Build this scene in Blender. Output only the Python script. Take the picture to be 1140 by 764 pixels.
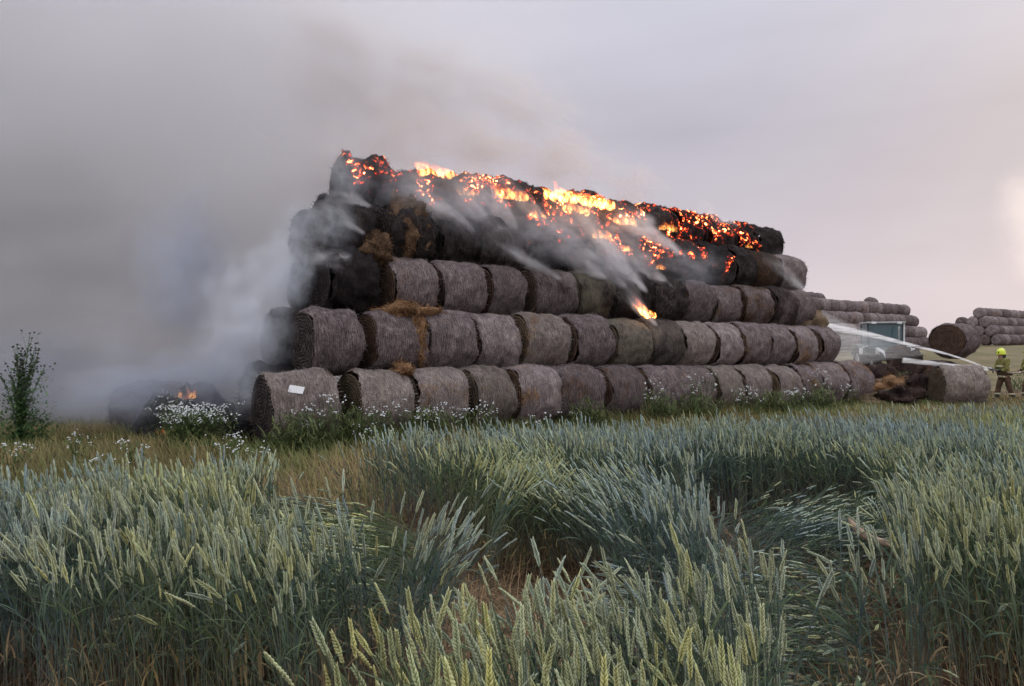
import bpy, bmesh, math, random
import numpy as np
from mathutils import Vector, Matrix, noise as mnoise

for o in list(bpy.data.objects):
    bpy.data.objects.remove(o)
scene = bpy.context.scene
C = scene.collection
R = math.radians
random.seed(7)
rng = np.random.default_rng(7)

# ------------------------------------------------------------------ camera, sky, sun, exposure
F, CX, HY, EYE = 861.0, 570.0, 394.0, 1.65      # focal length and horizon measured in the photograph
cam_d = bpy.data.cameras.new('camera')
cam = bpy.data.objects.new('camera', cam_d)
C.objects.link(cam)
cam_d.sensor_width = 36.0
cam_d.lens = 36.0 * F / 1140.0
cam_d.clip_start, cam_d.clip_end = 0.05, 3000
cam.location = (0, 0, EYE)
cam.rotation_euler = (R(90) + math.atan((HY - 382) / F), 0, 0)
scene.camera = cam

SUN_AZ, SUN_EL = R(38), R(20)                   # behind cloud at the right of the frame
world = bpy.data.worlds.new('World')
scene.world = world
world.use_nodes = True


class NT:
    """tiny helper that adds nodes to a tree"""
    def __init__(self, tree):
        self.t = tree
        tree.nodes.clear()

    def n(self, kind, ins=None, **props):
        nd = self.t.nodes.new(kind)
        for k, v in props.items():
            setattr(nd, k, v)
        for k, v in (ins or {}).items():
            self.put(nd.inputs[k], v)
        return nd

    def put(self, sock, v):
        if isinstance(v, bpy.types.NodeSocket):
            self.t.links.new(v, sock)
        elif isinstance(v, bpy.types.Node):
            self.t.links.new(v.outputs[0], sock)
        else:
            if sock.type == 'RGBA' and not isinstance(v, (int, float)) and len(v) == 3:
                v = (*v, 1)
            sock.default_value = v

    def math(self, op, a, b=None, c=None, clamp=False):
        nd = self.t.nodes.new('ShaderNodeMath')
        nd.operation = op
        nd.use_clamp = clamp
        for i, v in enumerate((a, b, c)):
            if v is not None:
                self.put(nd.inputs[i], v)
        return nd.outputs[0]

    def vmath(self, op, a, b=None, scale=None):
        nd = self.t.nodes.new('ShaderNodeVectorMath')
        nd.operation = op
        self.put(nd.inputs[0], a)
        if b is not None:
            self.put(nd.inputs[1], b)
        if scale is not None:
            self.put(nd.inputs['Scale'], scale)
        return nd.outputs['Value'] if op in ('DOT_PRODUCT', 'LENGTH', 'DISTANCE') else nd.outputs[0]

    def step(self, v, a, b, lo=0.0, hi=1.0):
        nd = self.t.nodes.new('ShaderNodeMapRange')
        nd.interpolation_type = 'SMOOTHSTEP'
        for i, x in enumerate((v, a, b, lo, hi)):
            self.put(nd.inputs[i], x)
        return nd.outputs[0]

    def noise(self, vec, scale, detail=3.0, rough=0.55, out='Fac'):
        nd = self.t.nodes.new('ShaderNodeTexNoise')
        nd.inputs['Scale'].default_value = scale
        nd.inputs['Detail'].default_value = detail
        nd.inputs['Roughness'].default_value = rough
        if vec is not None:
            self.put(nd.inputs['Vector'], vec)
        return nd.outputs[out]

    def mix(self, fac, a, b, blend='MIX'):
        nd = self.t.nodes.new('ShaderNodeMix')
        nd.data_type = 'RGBA'
        nd.blend_type = blend
        self.put(nd.inputs[0], fac)
        self.put(nd.inputs[6], a)
        self.put(nd.inputs[7], b)
        return nd.outputs[2]

    def ramp(self, fac, stops):
        nd = self.t.nodes.new('ShaderNodeValToRGB')
        cr = nd.color_ramp
        while len(cr.elements) < len(stops):
            cr.elements.new(0.5)
        for e, (p, c) in zip(cr.elements, stops):
            e.position = p
            e.color = (*c, 1) if len(c) == 3 else c
        self.put(nd.inputs[0], fac)
        return nd.outputs[0]


def build_world():
    w = NT(world.node_tree)
    sky = w.n('ShaderNodeTexSky', sky_type='NISHITA', sun_disc=False, sun_elevation=SUN_EL, sun_rotation=SUN_AZ,
              air_density=1.5, dust_density=3.0)
    d = w.n('ShaderNodeTexCoord').outputs['Generated']
    z = w.n('ShaderNodeSeparateXYZ', {0: d}).outputs[2]
    # overcast deck: pale pink at the skyline, lilac grey above it, brighter overhead
    low = w.ramp(w.math('MULTIPLY', z, 1.0, clamp=True), [
        (0.0, (0.66, 0.595, 0.64)), (0.12, (0.54, 0.495, 0.56)), (0.27, (0.44, 0.425, 0.50)), (0.45, (0.62, 0.62, 0.72)),
        (1.0, (1.75, 1.83, 2.0))])
    flat = w.n('ShaderNodeMapping', {0: d, 3: (1.0, 1.0, 3.5)}).outputs[0]
    cl = w.noise(flat, 2.2, 4.0, 0.5)
    cl = w.step(cl, 0.3, 0.72, 0.93, 1.06)
    deck = w.mix(1.0, low, w.n('ShaderNodeCombineColor', {0: cl, 1: cl, 2: cl}), 'MULTIPLY')
    # thin place in the cloud where the low sun sits
    sx = math.sin(R(36.2)) * math.cos(R(8.5)); sy = math.cos(R(36.2)) * math.cos(R(8.5)); sz = math.sin(R(8.5))
    dot = w.vmath('DOT_PRODUCT', d, (sx, sy, sz))
    wob = w.math('MULTIPLY_ADD', w.noise(d, 9.0, 4.0), 0.008, dot)
    glow = w.step(wob, 1.0005, 1.0085)
    halo = w.step(dot, 0.90, 1.0, 0.0, 0.05)
    deck = w.mix(halo, deck, (0.76, 0.70, 0.74))
    deck = w.mix(glow, deck, (1.05, 0.93, 0.88))
    # open evening sky behind the photographer
    y = w.n('ShaderNodeSeparateXYZ', {0: d}).outputs[1]
    back = w.step(y, 0.15, -0.8)
    deck = w.mix(back, deck, (1.12, 1.1, 1.16))
    nis = w.vmath('SCALE', sky.outputs[0], scale=0.12)
    col = w.mix(0.975, nis, deck)
    bg = w.n('ShaderNodeBackground', {0: col, 1: 1.0})
    out = w.n('ShaderNodeOutputWorld')
    w.t.links.new(bg.outputs[0], out.inputs[0])


build_world()
sun_d = bpy.data.lights.new('sun', 'SUN')
sun_d.energy = 1.4
sun_d.angle = R(12)
sun_d.color = (1.0, 0.94, 0.88)
sun = bpy.data.objects.new('sun', sun_d)
C.objects.link(sun)
sd = Vector((math.sin(SUN_AZ) * math.cos(SUN_EL), math.cos(SUN_AZ) * math.cos(SUN_EL), math.sin(SUN_EL)))
sun.rotation_euler = sd.to_track_quat('Z', 'Y').to_euler()

vs = scene.view_settings
scene.display_settings.display_device = 'sRGB'
vs.view_transform = 'Standard'
vs.look = 'None'
vs.exposure = 0.12
vs.gamma = 1.0
vs.use_curve_mapping = False
scene.render.engine = 'CYCLES'
cy = scene.cycles
cy.use_denoising = True
cy.max_bounces = 7
cy.diffuse_bounces = 3
cy.transparent_max_bounces = 12
cy.volume_bounces = 3
cy.volume_max_steps = 256
cy.use_adaptive_sampling = True
cy.adaptive_threshold = 0.02
cy.sample_clamp_indirect = 6.0

# ------------------------------------------------------------------ helpers
U = Vector((0.809, 0.588, 0.0))                  # along the rows of the burning stack
NB = Vector((-0.588, 0.809, 0.0))                # into the stack, away from the camera
P0 = Vector((-4.54, 14.06, 0.0))
BD, BL = 1.40, 1.25                              # bale diameter and length
RISE, BACK = 1.22, 0.69                          # from one row up to the next
YAW = math.atan2(U.y, U.x)


def ray(px, py):
    return Vector(((px - CX) / F, 1.0, (HY - py) / F))


def at(px, py, d):
    v = ray(px, py) * d
    v.z += EYE
    return v


def ground_z(x, y):
    return float(np.interp(y, [0, 34, 50, 70, 100, 160, 600], [0, 0, 0.6, 1.7, 2.9, 4.0, 6.0]))


def on_ground(px, d):
    x = (px - CX) / F * d
    return Vector((x, d, ground_z(x, d)))


def on_plane(px, r):
    """ground point at picture column px, r metres behind the front row's axis"""
    q = (px - CX) / F
    o = P0 + NB * r
    t = (q * o.y - o.x) / (U.x - q * U.y)
    return o + U * t


def on_face(px, py, off=0.15):
    """point on the sloping front of the stack, off metres before the bales"""
    v = ray(px, py)
    k = BACK / RISE
    # r = NB.(P-P0) ; r = (z-0.7)*k - 0.75 - off
    a = NB.dot(Vector((v.x, v.y, 0))) - v.z * k
    b = (EYE - 0.7) * k - 0.75 - off + NB.dot(P0)
    return at(px, py, b / a)


def link(name, me, mat=None, parent=None):
    o = bpy.data.objects.new(name, me)
    C.objects.link(o)
    if mat is not None and len(me.materials) == 0:
        me.materials.append(mat)
    if parent is not None:
        o.parent = parent
    return o


def tag(o, label=None, cat=None, group=None, kind=None):
    if label: o['label'] = label
    if cat: o['category'] = cat
    if group: o['group'] = group
    if kind: o['kind'] = kind
    return o


def thing(name, label, cat, loc=(0, 0, 0), rz=0.0, group=None):
    o = bpy.data.objects.new(name, None)
    o.empty_display_size = 0.2
    C.objects.link(o)
    o.location = loc
    o.rotation_euler = (0, 0, rz)
    return tag(o, label, cat, group)


def mesh(name, V, Fs, smooth=False):
    me = bpy.data.meshes.new(name)
    me.from_pydata([tuple(v) for v in V], [], [tuple(f) for f in Fs])
    if smooth:
        me.polygons.foreach_set('use_smooth', [True] * len(me.polygons))
    me.update()
    return me


def big_mesh(name, V, T, col=None, smooth=False):
    """mesh of triangles out of numpy arrays"""
    me = bpy.data.meshes.new(name)
    V = np.ascontiguousarray(V, dtype=np.float32)
    T = np.ascontiguousarray(T, dtype=np.int32)
    me.vertices.add(len(V))
    me.vertices.foreach_set('co', V.ravel())
    me.loops.add(T.size)
    me.loops.foreach_set('vertex_index', T.ravel())
    me.polygons.add(len(T))
    me.polygons.foreach_set('loop_start', np.arange(0, T.size, 3, dtype=np.int32))
    if smooth:
        me.polygons.foreach_set('use_smooth', np.ones(len(T), dtype=bool))
    if col is not None:
        a = me.color_attributes.new('tint', 'FLOAT_COLOR', 'POINT')
        c4 = np.ones((len(V), 4), dtype=np.float32)
        c4[:, :3] = col
        a.data.foreach_set('color', c4.ravel())
    me.update(calc_edges=True)
    return me


class MB:
    """collects simple shapes into one mesh"""
    def __init__(self):
        self.v, self.f = [], []

    def add(self, V, Fs):
        o = len(self.v)
        self.v += [Vector(v) for v in V]
        self.f += [tuple(i + o for i in f) for f in Fs]
        return self

    def box(self, c, s, rot=None, bev=0.0):
        bm = bmesh.new()
        bmesh.ops.create_cube(bm, size=1.0)
        for v in bm.verts:
            v.co = Vector((v.co.x * s[0], v.co.y * s[1], v.co.z * s[2]))
        if bev > 0:
            bmesh.ops.bevel(bm, geom=list(bm.edges), offset=bev, segments=2, affect='EDGES', profile=0.5)
        if rot is not None:
            bmesh.ops.transform(bm, matrix=rot.to_4x4(), verts=bm.verts)
        bm.verts.index_update()
        self.add([v.co + Vector(c) for v in bm.verts], [[v.index for v in f.verts] for f in bm.faces])
        bm.free()
        return self

    def tube(self, pts, rad, seg=8, cap=True):
        pts = [Vector(p) for p in pts]
        n = len(pts)
        if not hasattr(rad, '__len__'):
            rad = [rad] * n
        V, Fs = [], []
        ref = Vector((0, 0, 1))
        for i, p in enumerate(pts):
            t = (pts[min(i + 1, n - 1)] - pts[max(i - 1, 0)]).normalized()
            if abs(t.dot(ref)) > 0.95:
                ref = Vector((1, 0, 0)) if abs(t.x) < 0.9 else Vector((0, 1, 0))
            a = t.cross(ref).normalized()
            b = t.cross(a).normalized()
            for k in range(seg):
                an = 2 * math.pi * k / seg
                V.append(p + (a * math.cos(an) + b * math.sin(an)) * rad[i])
        for i in range(n - 1):
            for k in range(seg):
                k2 = (k + 1) % seg
                Fs.append((i * seg + k, i * seg + k2, (i + 1) * seg + k2, (i + 1) * seg + k))
        if cap:
            Fs.append(tuple(range(seg - 1, -1, -1)))
            Fs.append(tuple((n - 1) * seg + k for k in range(seg)))
        return self.add(V, Fs)

    def ball(self, c, r, u=12, v=8):
        if not hasattr(r, '__len__'):
            r = (r, r, r)
        V = [(0, 0, 1)]
        for i in range(1, v):
            th = math.pi * i / v
            for k in range(u):
                ph = 2 * math.pi * k / u
                V.append((math.sin(th) * math.cos(ph), math.sin(th) * math.sin(ph), math.cos(th)))
        V.append((0, 0, -1))
        Fs = []
        for k in range(u):
            Fs.append((0, 1 + k, 1 + (k + 1) % u))
        for i in range(v - 2):
            for k in range(u):
                a = 1 + i * u + k; b = 1 + i * u + (k + 1) % u
                Fs.append((a, a + u, b + u, b))
        l = len(V) - 1
        for k in range(u):
            Fs.append((l, l - u + (k + 1) % u, l - u + k))
        return self.add([Vector((x * r[0], y * r[1], z * r[2])) + Vector(c) for x, y, z in V], Fs)

    def lathe(self, prof, origin, axis='x', seg=24):
        """profile of (along, radius) swept round an axis"""
        V, Fs = [], []
        for a, r in prof:
            for k in range(seg):
                an = 2 * math.pi * k / seg
                c, s = r * math.cos(an), r * math.sin(an)
                p = {'x': (a, c, s), 'y': (c, a, s), 'z': (c, s, a)}[axis]
                V.append(Vector(p) + Vector(origin))
        for i in range(len(prof) - 1):
            for k in range(seg):
                k2 = (k + 1) % seg
                Fs.append((i * seg + k, i * seg + k2, (i + 1) * seg + k2, (i + 1) * seg + k))
        return self.add(V, Fs)

    def build(self, name, mat, parent=None, smooth=False):
        return link(name, mesh(name, self.v, self.f, smooth), mat, parent)


def fbm(p, o=3):
    return mnoise.fractal(p, 1.0, 2.0, o)


# ------------------------------------------------------------------ materials
def new_mat(name):
    m = bpy.data.materials.new(name)
    m.use_nodes = True
    return m, NT(m.node_tree)


def surf(nt, col, rough=0.9, bump=None, bump_s=0.4, bump_d=0.02, spec=0.2, metal=0.0, emit=None, emit_s=None, trans=None):
    b = nt.n('ShaderNodeBsdfPrincipled', {'Base Color': col, 'Roughness': rough, 'Specular IOR Level': spec, 'Metallic': metal})
    if emit is not None:
        nt.put(b.inputs['Emission Color'], emit)
        nt.put(b.inputs['Emission Strength'], emit_s)
    if bump is not None:
        bp = nt.n('ShaderNodeBump', {'Strength': bump_s, 'Distance': bump_d, 'Height': bump})
        nt.t.links.new(bp.outputs[0], b.inputs['Normal'])
    last = b.outputs[0]
    if trans is not None:
        tr = nt.n('ShaderNodeBsdfTranslucent', {0: col})
        mx = nt.n('ShaderNodeMixShader', {0: trans})
        nt.t.links.new(last, mx.inputs[1])
        nt.t.links.new(tr.outputs[0], mx.inputs[2])
        last = mx.outputs[0]
    out = nt.n('ShaderNodeOutputMaterial')
    nt.t.links.new(last, out.inputs[0])
    return b


def plain(name, col, rough=0.6, spec=0.3, metal=0.0, var=0.25, scale=14.0):
    m, t = new_mat(name)
    p = t.n('ShaderNodeNewGeometry').outputs['Position']
    nz = t.step(t.noise(p, scale, 5.0), 0.3, 0.7)
    c = t.mix(nz, tuple(x * (1 - var) for x in col), tuple(min(1, x * (1 + var)) for x in col))
    surf(t, c, rough, bump=nz, bump_s=0.15, bump_d=0.004, spec=spec, metal=metal)
    return m


def attr(t, name):
    return t.n('ShaderNodeAttribute', attribute_type='OBJECT', attribute_name=name).outputs['Fac']


def bale_material(name, end=False):
    """weathered netted straw; the object's own properties say how brown, green, charred or glowing it is"""
    m, t = new_mat(name)
    pos = t.n('ShaderNodeNewGeometry').outputs['Position']
    obj = t.n('ShaderNodeTexCoord').outputs['Object']
    rnd = t.n('ShaderNodeObjectInfo').outputs['Random']
    if end:
        # wound layers of straw seen end on
        yz = t.n('ShaderNodeMapping', {0: obj, 3: (0.0, 1.0, 1.0)}).outputs[0]
        rad = t.vmath('LENGTH', yz)
        wv = t.math('MULTIPLY_ADD', t.noise(pos, 7.0, 3.0), 0.16, rad)
        st = t.math('SINE', t.math('MULTIPLY', wv, 95.0))
        st = t.math('MULTIPLY_ADD', st, 0.25, 0.5)
    else:
        mp = t.n('ShaderNodeMapping', {0: obj, 3: (46.0, 7.0, 7.0)}).outputs[0]
        st = t.noise(mp, 1.0, 3.0, 0.6)
    fine = t.noise(pos, 42.0, 3.0, 0.7)
    mid = t.noise(pos, 6.0, 5.0, 0.6)
    low = t.noise(pos, 1.7, 3.0, 0.55)
    v = t.math('ADD', t.math('MULTIPLY', st, 0.42), t.math('ADD', t.math('MULTIPLY', fine, 0.4), t.math('MULTIPLY', mid, 0.3)))
    v = t.math('MULTIPLY_ADD', t.math('SUBTRACT', rnd, 0.5), 0.13, v)
    if end:
        base = t.ramp(t.step(v, 0.3, 0.85), [(0.0, (0.025, 0.016, 0.013)), (0.5, (0.075, 0.047, 0.035)), (1.0, (0.19, 0.12, 0.085))])
    else:
        base = t.ramp(t.step(v, 0.34, 0.8), [(0.0, (0.03, 0.021, 0.02)), (0.4, (0.136, 0.106, 0.106)), (0.72, (0.27, 0.218, 0.216)), (1.0, (0.52, 0.44, 0.40))])
        net = t.math('SINE', t.math('MULTIPLY', t.n('ShaderNodeSeparateXYZ', {0: obj}).outputs[0], 120.0))
        net = t.step(net, 0.72, 1.0, 0.0, 0.22)
        base = t.mix(net, base, (0.42, 0.39, 0.41))
    stain = t.step(t.noise(t.vmath('ADD', pos, (9.0, 4.0, 2.0)), 2.6, 5.0, 0.65), 0.38, 0.66)
    base = t.mix(t.math('MULTIPLY', stain, 0.55), base, t.mix(0.5, base, (0.05, 0.036, 0.03)))
    gr = t.math('MULTIPLY', attr(t, 'green'), t.step(mid, 0.25, 0.7, 0.4, 1.0))
    base = t.mix(gr, base, t.mix(v, (0.06, 0.055, 0.025), (0.26, 0.25, 0.15)))
    hay = t.ramp(t.step(v, 0.36, 0.8), [(0.0, (0.022, 0.012, 0.008)), (0.5, (0.125, 0.07, 0.04)), (0.8, (0.24, 0.145, 0.08)), (1.0, (0.40, 0.27, 0.16))])
    bmask = t.step(t.math('MULTIPLY_ADD', attr(t, 'brown'), 0.75, t.math('MULTIPLY_ADD', mid, 0.35, t.math('MULTIPLY', low, 0.65))), 0.66, 0.86)
    base = t.mix(bmask, base, hay)
    # soot
    cmask = t.step(t.math('MULTIPLY_ADD', attr(t, 'char'), 0.8, t.math('MULTIPLY_ADD', mid, 0.45, t.math('MULTIPLY', low, 0.55))), 0.68, 0.98)
    soot = t.ramp(t.step(v, 0.3, 0.95), [(0.0, (0.009, 0.008, 0.009)), (0.4, (0.032, 0.026, 0.026)), (0.68, (0.105, 0.082, 0.074)), (1.0, (0.27, 0.245, 0.24))])
    base = t.mix(cmask, base, soot)
    # glowing embers eating into the straw
    em = attr(t, 'ember')
    wp = t.vmath('ADD', pos, t.vmath('SCALE', t.noise(pos, 5.0, 3.0, out='Color'), scale=0.35))
    vo = t.n('ShaderNodeTexVoronoi', {'Vector': wp, 'Scale': 7.5}, feature='F1').outputs['Distance']
    vo2 = t.n('ShaderNodeTexVoronoi', {'Vector': wp, 'Scale': 17.0}, feature='F1').outputs['Distance']
    spot = t.math('MULTIPLY', t.step(vo, 0.6, 0.2), t.step(vo2, 0.8, 0.25))
    cl = t.step(t.math('ADD', t.noise(pos, 1.25, 2.0), t.math('MULTIPLY_ADD', em, 0.5, -0.48)), 0.40, 0.54)
    nz = t.n('ShaderNodeSeparateXYZ', {0: t.n('ShaderNodeNewGeometry').outputs['Normal']}).outputs[2]
    up = t.step(nz, -0.5, 0.1)
    heat = t.math('MULTIPLY', t.math('MULTIPLY', spot, cl), t.math('MULTIPLY', up, t.step(em, 0.02, 0.2)))
    ec = t.ramp(heat, [(0.0, (0.25, 0.006, 0.004)), (0.25, (0.8, 0.03, 0.008)), (0.6, (1.0, 0.16, 0.02)), (1.0, (1.0, 0.62, 0.24))])
    es = t.math('MULTIPLY', t.math('POWER', heat, 1.5), 10.0)
    h = t.math('MULTIPLY_ADD', mid, 1.2, t.math('ADD', st, fine))
    surf(t, base, 0.95, bump=h, bump_s=0.75, bump_d=0.03, spec=0.08, emit=ec, emit_s=es)
    return m


M = {}
M['wrap'] = bale_material('netted_straw')
M['end'] = bale_material('straw_end', True)


def hay_material(name, a, b, c):
    m, t = new_mat(name)
    pos = t.n('ShaderNodeNewGeometry').outputs['Position']
    v = t.math('ADD', t.math('MULTIPLY', t.noise(pos, 30.0, 4.0, 0.7), 0.6), t.math('MULTIPLY', t.noise(pos, 3.0, 3.0), 0.5))
    col = t.ramp(t.step(v, 0.3, 0.8), [(0.0, a), (0.5, b), (1.0, c)])
    surf(t, col, 0.95, bump=v, bump_s=0.8, bump_d=0.04, spec=0.05)
    return m


M['hay'] = hay_material('loose_hay', (0.05, 0.028, 0.015), (0.21, 0.115, 0.06), (0.42, 0.27, 0.15))
M['hay_pale'] = hay_material('pale_hay', (0.06, 0.042, 0.028), (0.20, 0.145, 0.095), (0.36, 0.27, 0.19))
M['hay_singed'] = hay_material('singed_hay', (0.015, 0.009, 0.007), (0.10, 0.06, 0.036), (0.27, 0.18, 0.11))
M['hay_wet'] = hay_material('wet_hay', (0.012, 0.009, 0.009), (0.04, 0.028, 0.026), (0.11, 0.075, 0.055))
M['soot'] = hay_material('charred_hay', (0.005, 0.005, 0.006), (0.014, 0.013, 0.014), (0.05, 0.045, 0.045))


def tint_material(name, trans=0.25, rough=0.7, spec=0.15):
    m, t = new_mat(name)
    c = t.n('ShaderNodeVertexColor', layer_name='tint').outputs[0]
    surf(t, c, rough, spec=spec, trans=trans)
    return m


M['plant'] = tint_material('plant_tissue')
M['dry'] = tint_material('dry_stems', 0.1)


def ground_material():
    m, t = new_mat('field_soil')
    pos = t.n('ShaderNodeNewGeometry').outputs['Position']
    n1 = t.noise(pos, 0.35, 5.0)
    n2 = t.noise(pos, 6.0, 5.0, 0.65)
    n3 = t.noise(pos, 45.0, 3.0, 0.7)
    y = t.n('ShaderNodeSeparateXYZ', {0: pos}).outputs[1]
    soil = t.mix(t.step(n2, 0.35, 0.65), (0.045, 0.03, 0.02), (0.13, 0.085, 0.055))
    litter = t.mix(t.step(n3, 0.4, 0.65), (0.12, 0.085, 0.055), (0.24, 0.17, 0.1))
    near = t.mix(t.step(n1, 0.4, 0.6), soil, litter)
    stub = t.mix(t.step(t.math('MULTIPLY_ADD', n2, 0.5, t.math('MULTIPLY', n1, 0.6)), 0.4, 0.68), (0.105, 0.092, 0.045), (0.185, 0.15, 0.085))
    col = t.mix(t.step(y, 24.0, 44.0), near, stub)
    surf(t, col, 0.95, bump=t.math('ADD', n2, n3), bump_s=0.8, bump_d=0.04, spec=0.05)
    return m


M['ground'] = ground_material()
M['white'] = plain('white_card', (0.78, 0.78, 0.8), 0.5, var=0.04)
M['wood'] = plain('pale_stake', (0.3, 0.22, 0.14), 0.8)
M['petal'] = plain('white_petals', (0.52, 0.54, 0.54), 0.6, var=0.12, scale=60)
M['helmet'] = plain('lime_helmet', (0.62, 0.72, 0.06), 0.25, 0.5, var=0.05)
M['jacket'] = plain('olive_turnout_cloth', (0.17, 0.16, 0.045), 0.85, var=0.25, scale=9)
M['trousers'] = plain('brown_turnout_cloth', (0.085, 0.05, 0.032), 0.9, var=0.3, scale=9)
M['band'] = plain('reflective_band', (0.5, 0.47, 0.33), 0.4, var=0.15)
M['skin'] = plain('skin', (0.42, 0.25, 0.18), 0.55, var=0.08)
M['black'] = plain('black_rubber', (0.018, 0.018, 0.02), 0.6, var=0.3)
M['hose'] = plain('hose_canvas', (0.3, 0.25, 0.19), 0.8, var=0.2)
M['tan_hose'] = plain('muddy_tan_hose', (0.30, 0.215, 0.15), 0.8, var=0.3)
M['steel'] = plain('grey_steel', (0.3, 0.31, 0.32), 0.4, 0.5, 0.6)
M['tractor_body'] = plain('tractor_green_grey', (0.10, 0.13, 0.12), 0.4, 0.4, var=0.2)
M['tractor_light'] = plain('tractor_pale_trim', (0.62, 0.64, 0.65), 0.4, var=0.1)
M['roof_grey'] = plain('dusty_roof', (0.34, 0.35, 0.36), 0.6, var=0.25)
M['tractor_dark'] = plain('tractor_dark_frame', (0.045, 0.05, 0.055), 0.5, var=0.2)
M['tyre'] = plain('muddy_tyre', (0.03, 0.028, 0.027), 0.9, var=0.4)
M['red'] = plain('red_lens', (0.45, 0.06, 0.04), 0.4)


def glass():
    m, t = new_mat('tinted_glass')
    g = t.n('ShaderNodeBsdfPrincipled', {'Base Color': (0.12, 0.19, 0.22, 1), 'Roughness': 0.05, 'Specular IOR Level': 0.6})
    tr = t.n('ShaderNodeBsdfTransparent', {0: (0.62, 0.74, 0.78, 1)})
    mx = t.n('ShaderNodeMixShader', {0: 0.45})
    t.t.links.new(tr.outputs[0], mx.inputs[1])
    t.t.links.new(g.outputs[0], mx.inputs[2])
    out = t.n('ShaderNodeOutputMaterial')
    t.t.links.new(mx.outputs[0], out.inputs[0])
    return m


M['glass'] = glass()

# ------------------------------------------------------------------ terrain
def build_ground():
    xs = np.concatenate([np.linspace(-900, -60, 22), np.linspace(-50, 60, 111), np.linspace(70, 900, 22)])
    ys = np.concatenate([np.linspace(-120, -10, 8), np.linspace(-6, 60, 100), np.linspace(63, 160, 40), np.linspace(180, 1500, 25)])
    V = []
    for y in ys:
        for x in xs:
            z = ground_z(x, y)
            if abs(x) < 70 and -6 < y < 170:
                z += 0.05 * mnoise.noise(Vector((x * 0.5, y * 0.5, 0))) - 0.02
            V.append((x, y, z))
    nx = len(xs)
    Fs = [(j * nx + i, j * nx + i + 1, (j + 1) * nx + i + 1, (j + 1) * nx + i) for j in range(len(ys) - 1) for i in range(nx - 1)]
    tag(link('ground', mesh('ground', V, Fs, True), M['ground']), kind='structure')


build_ground()


# ------------------------------------------------------------------ wheat, grass and litter
def lerp(a, b, f):
    return np.asarray(a) * (1 - f) + np.asarray(b) * f


EAR_A, EAR_B = (0.34, 0.41, 0.34), (0.50, 0.50, 0.28)
STEM_A, STEM_B = (0.105, 0.145, 0.15), (0.16, 0.19, 0.125)
LEAF_A, LEAF_B = (0.045, 0.08, 0.062), (0.09, 0.125, 0.06)  # shade among the wheat put into stem and leaf colours, darker and bluer
DEAD = (0.30, 0.19, 0.10)


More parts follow.
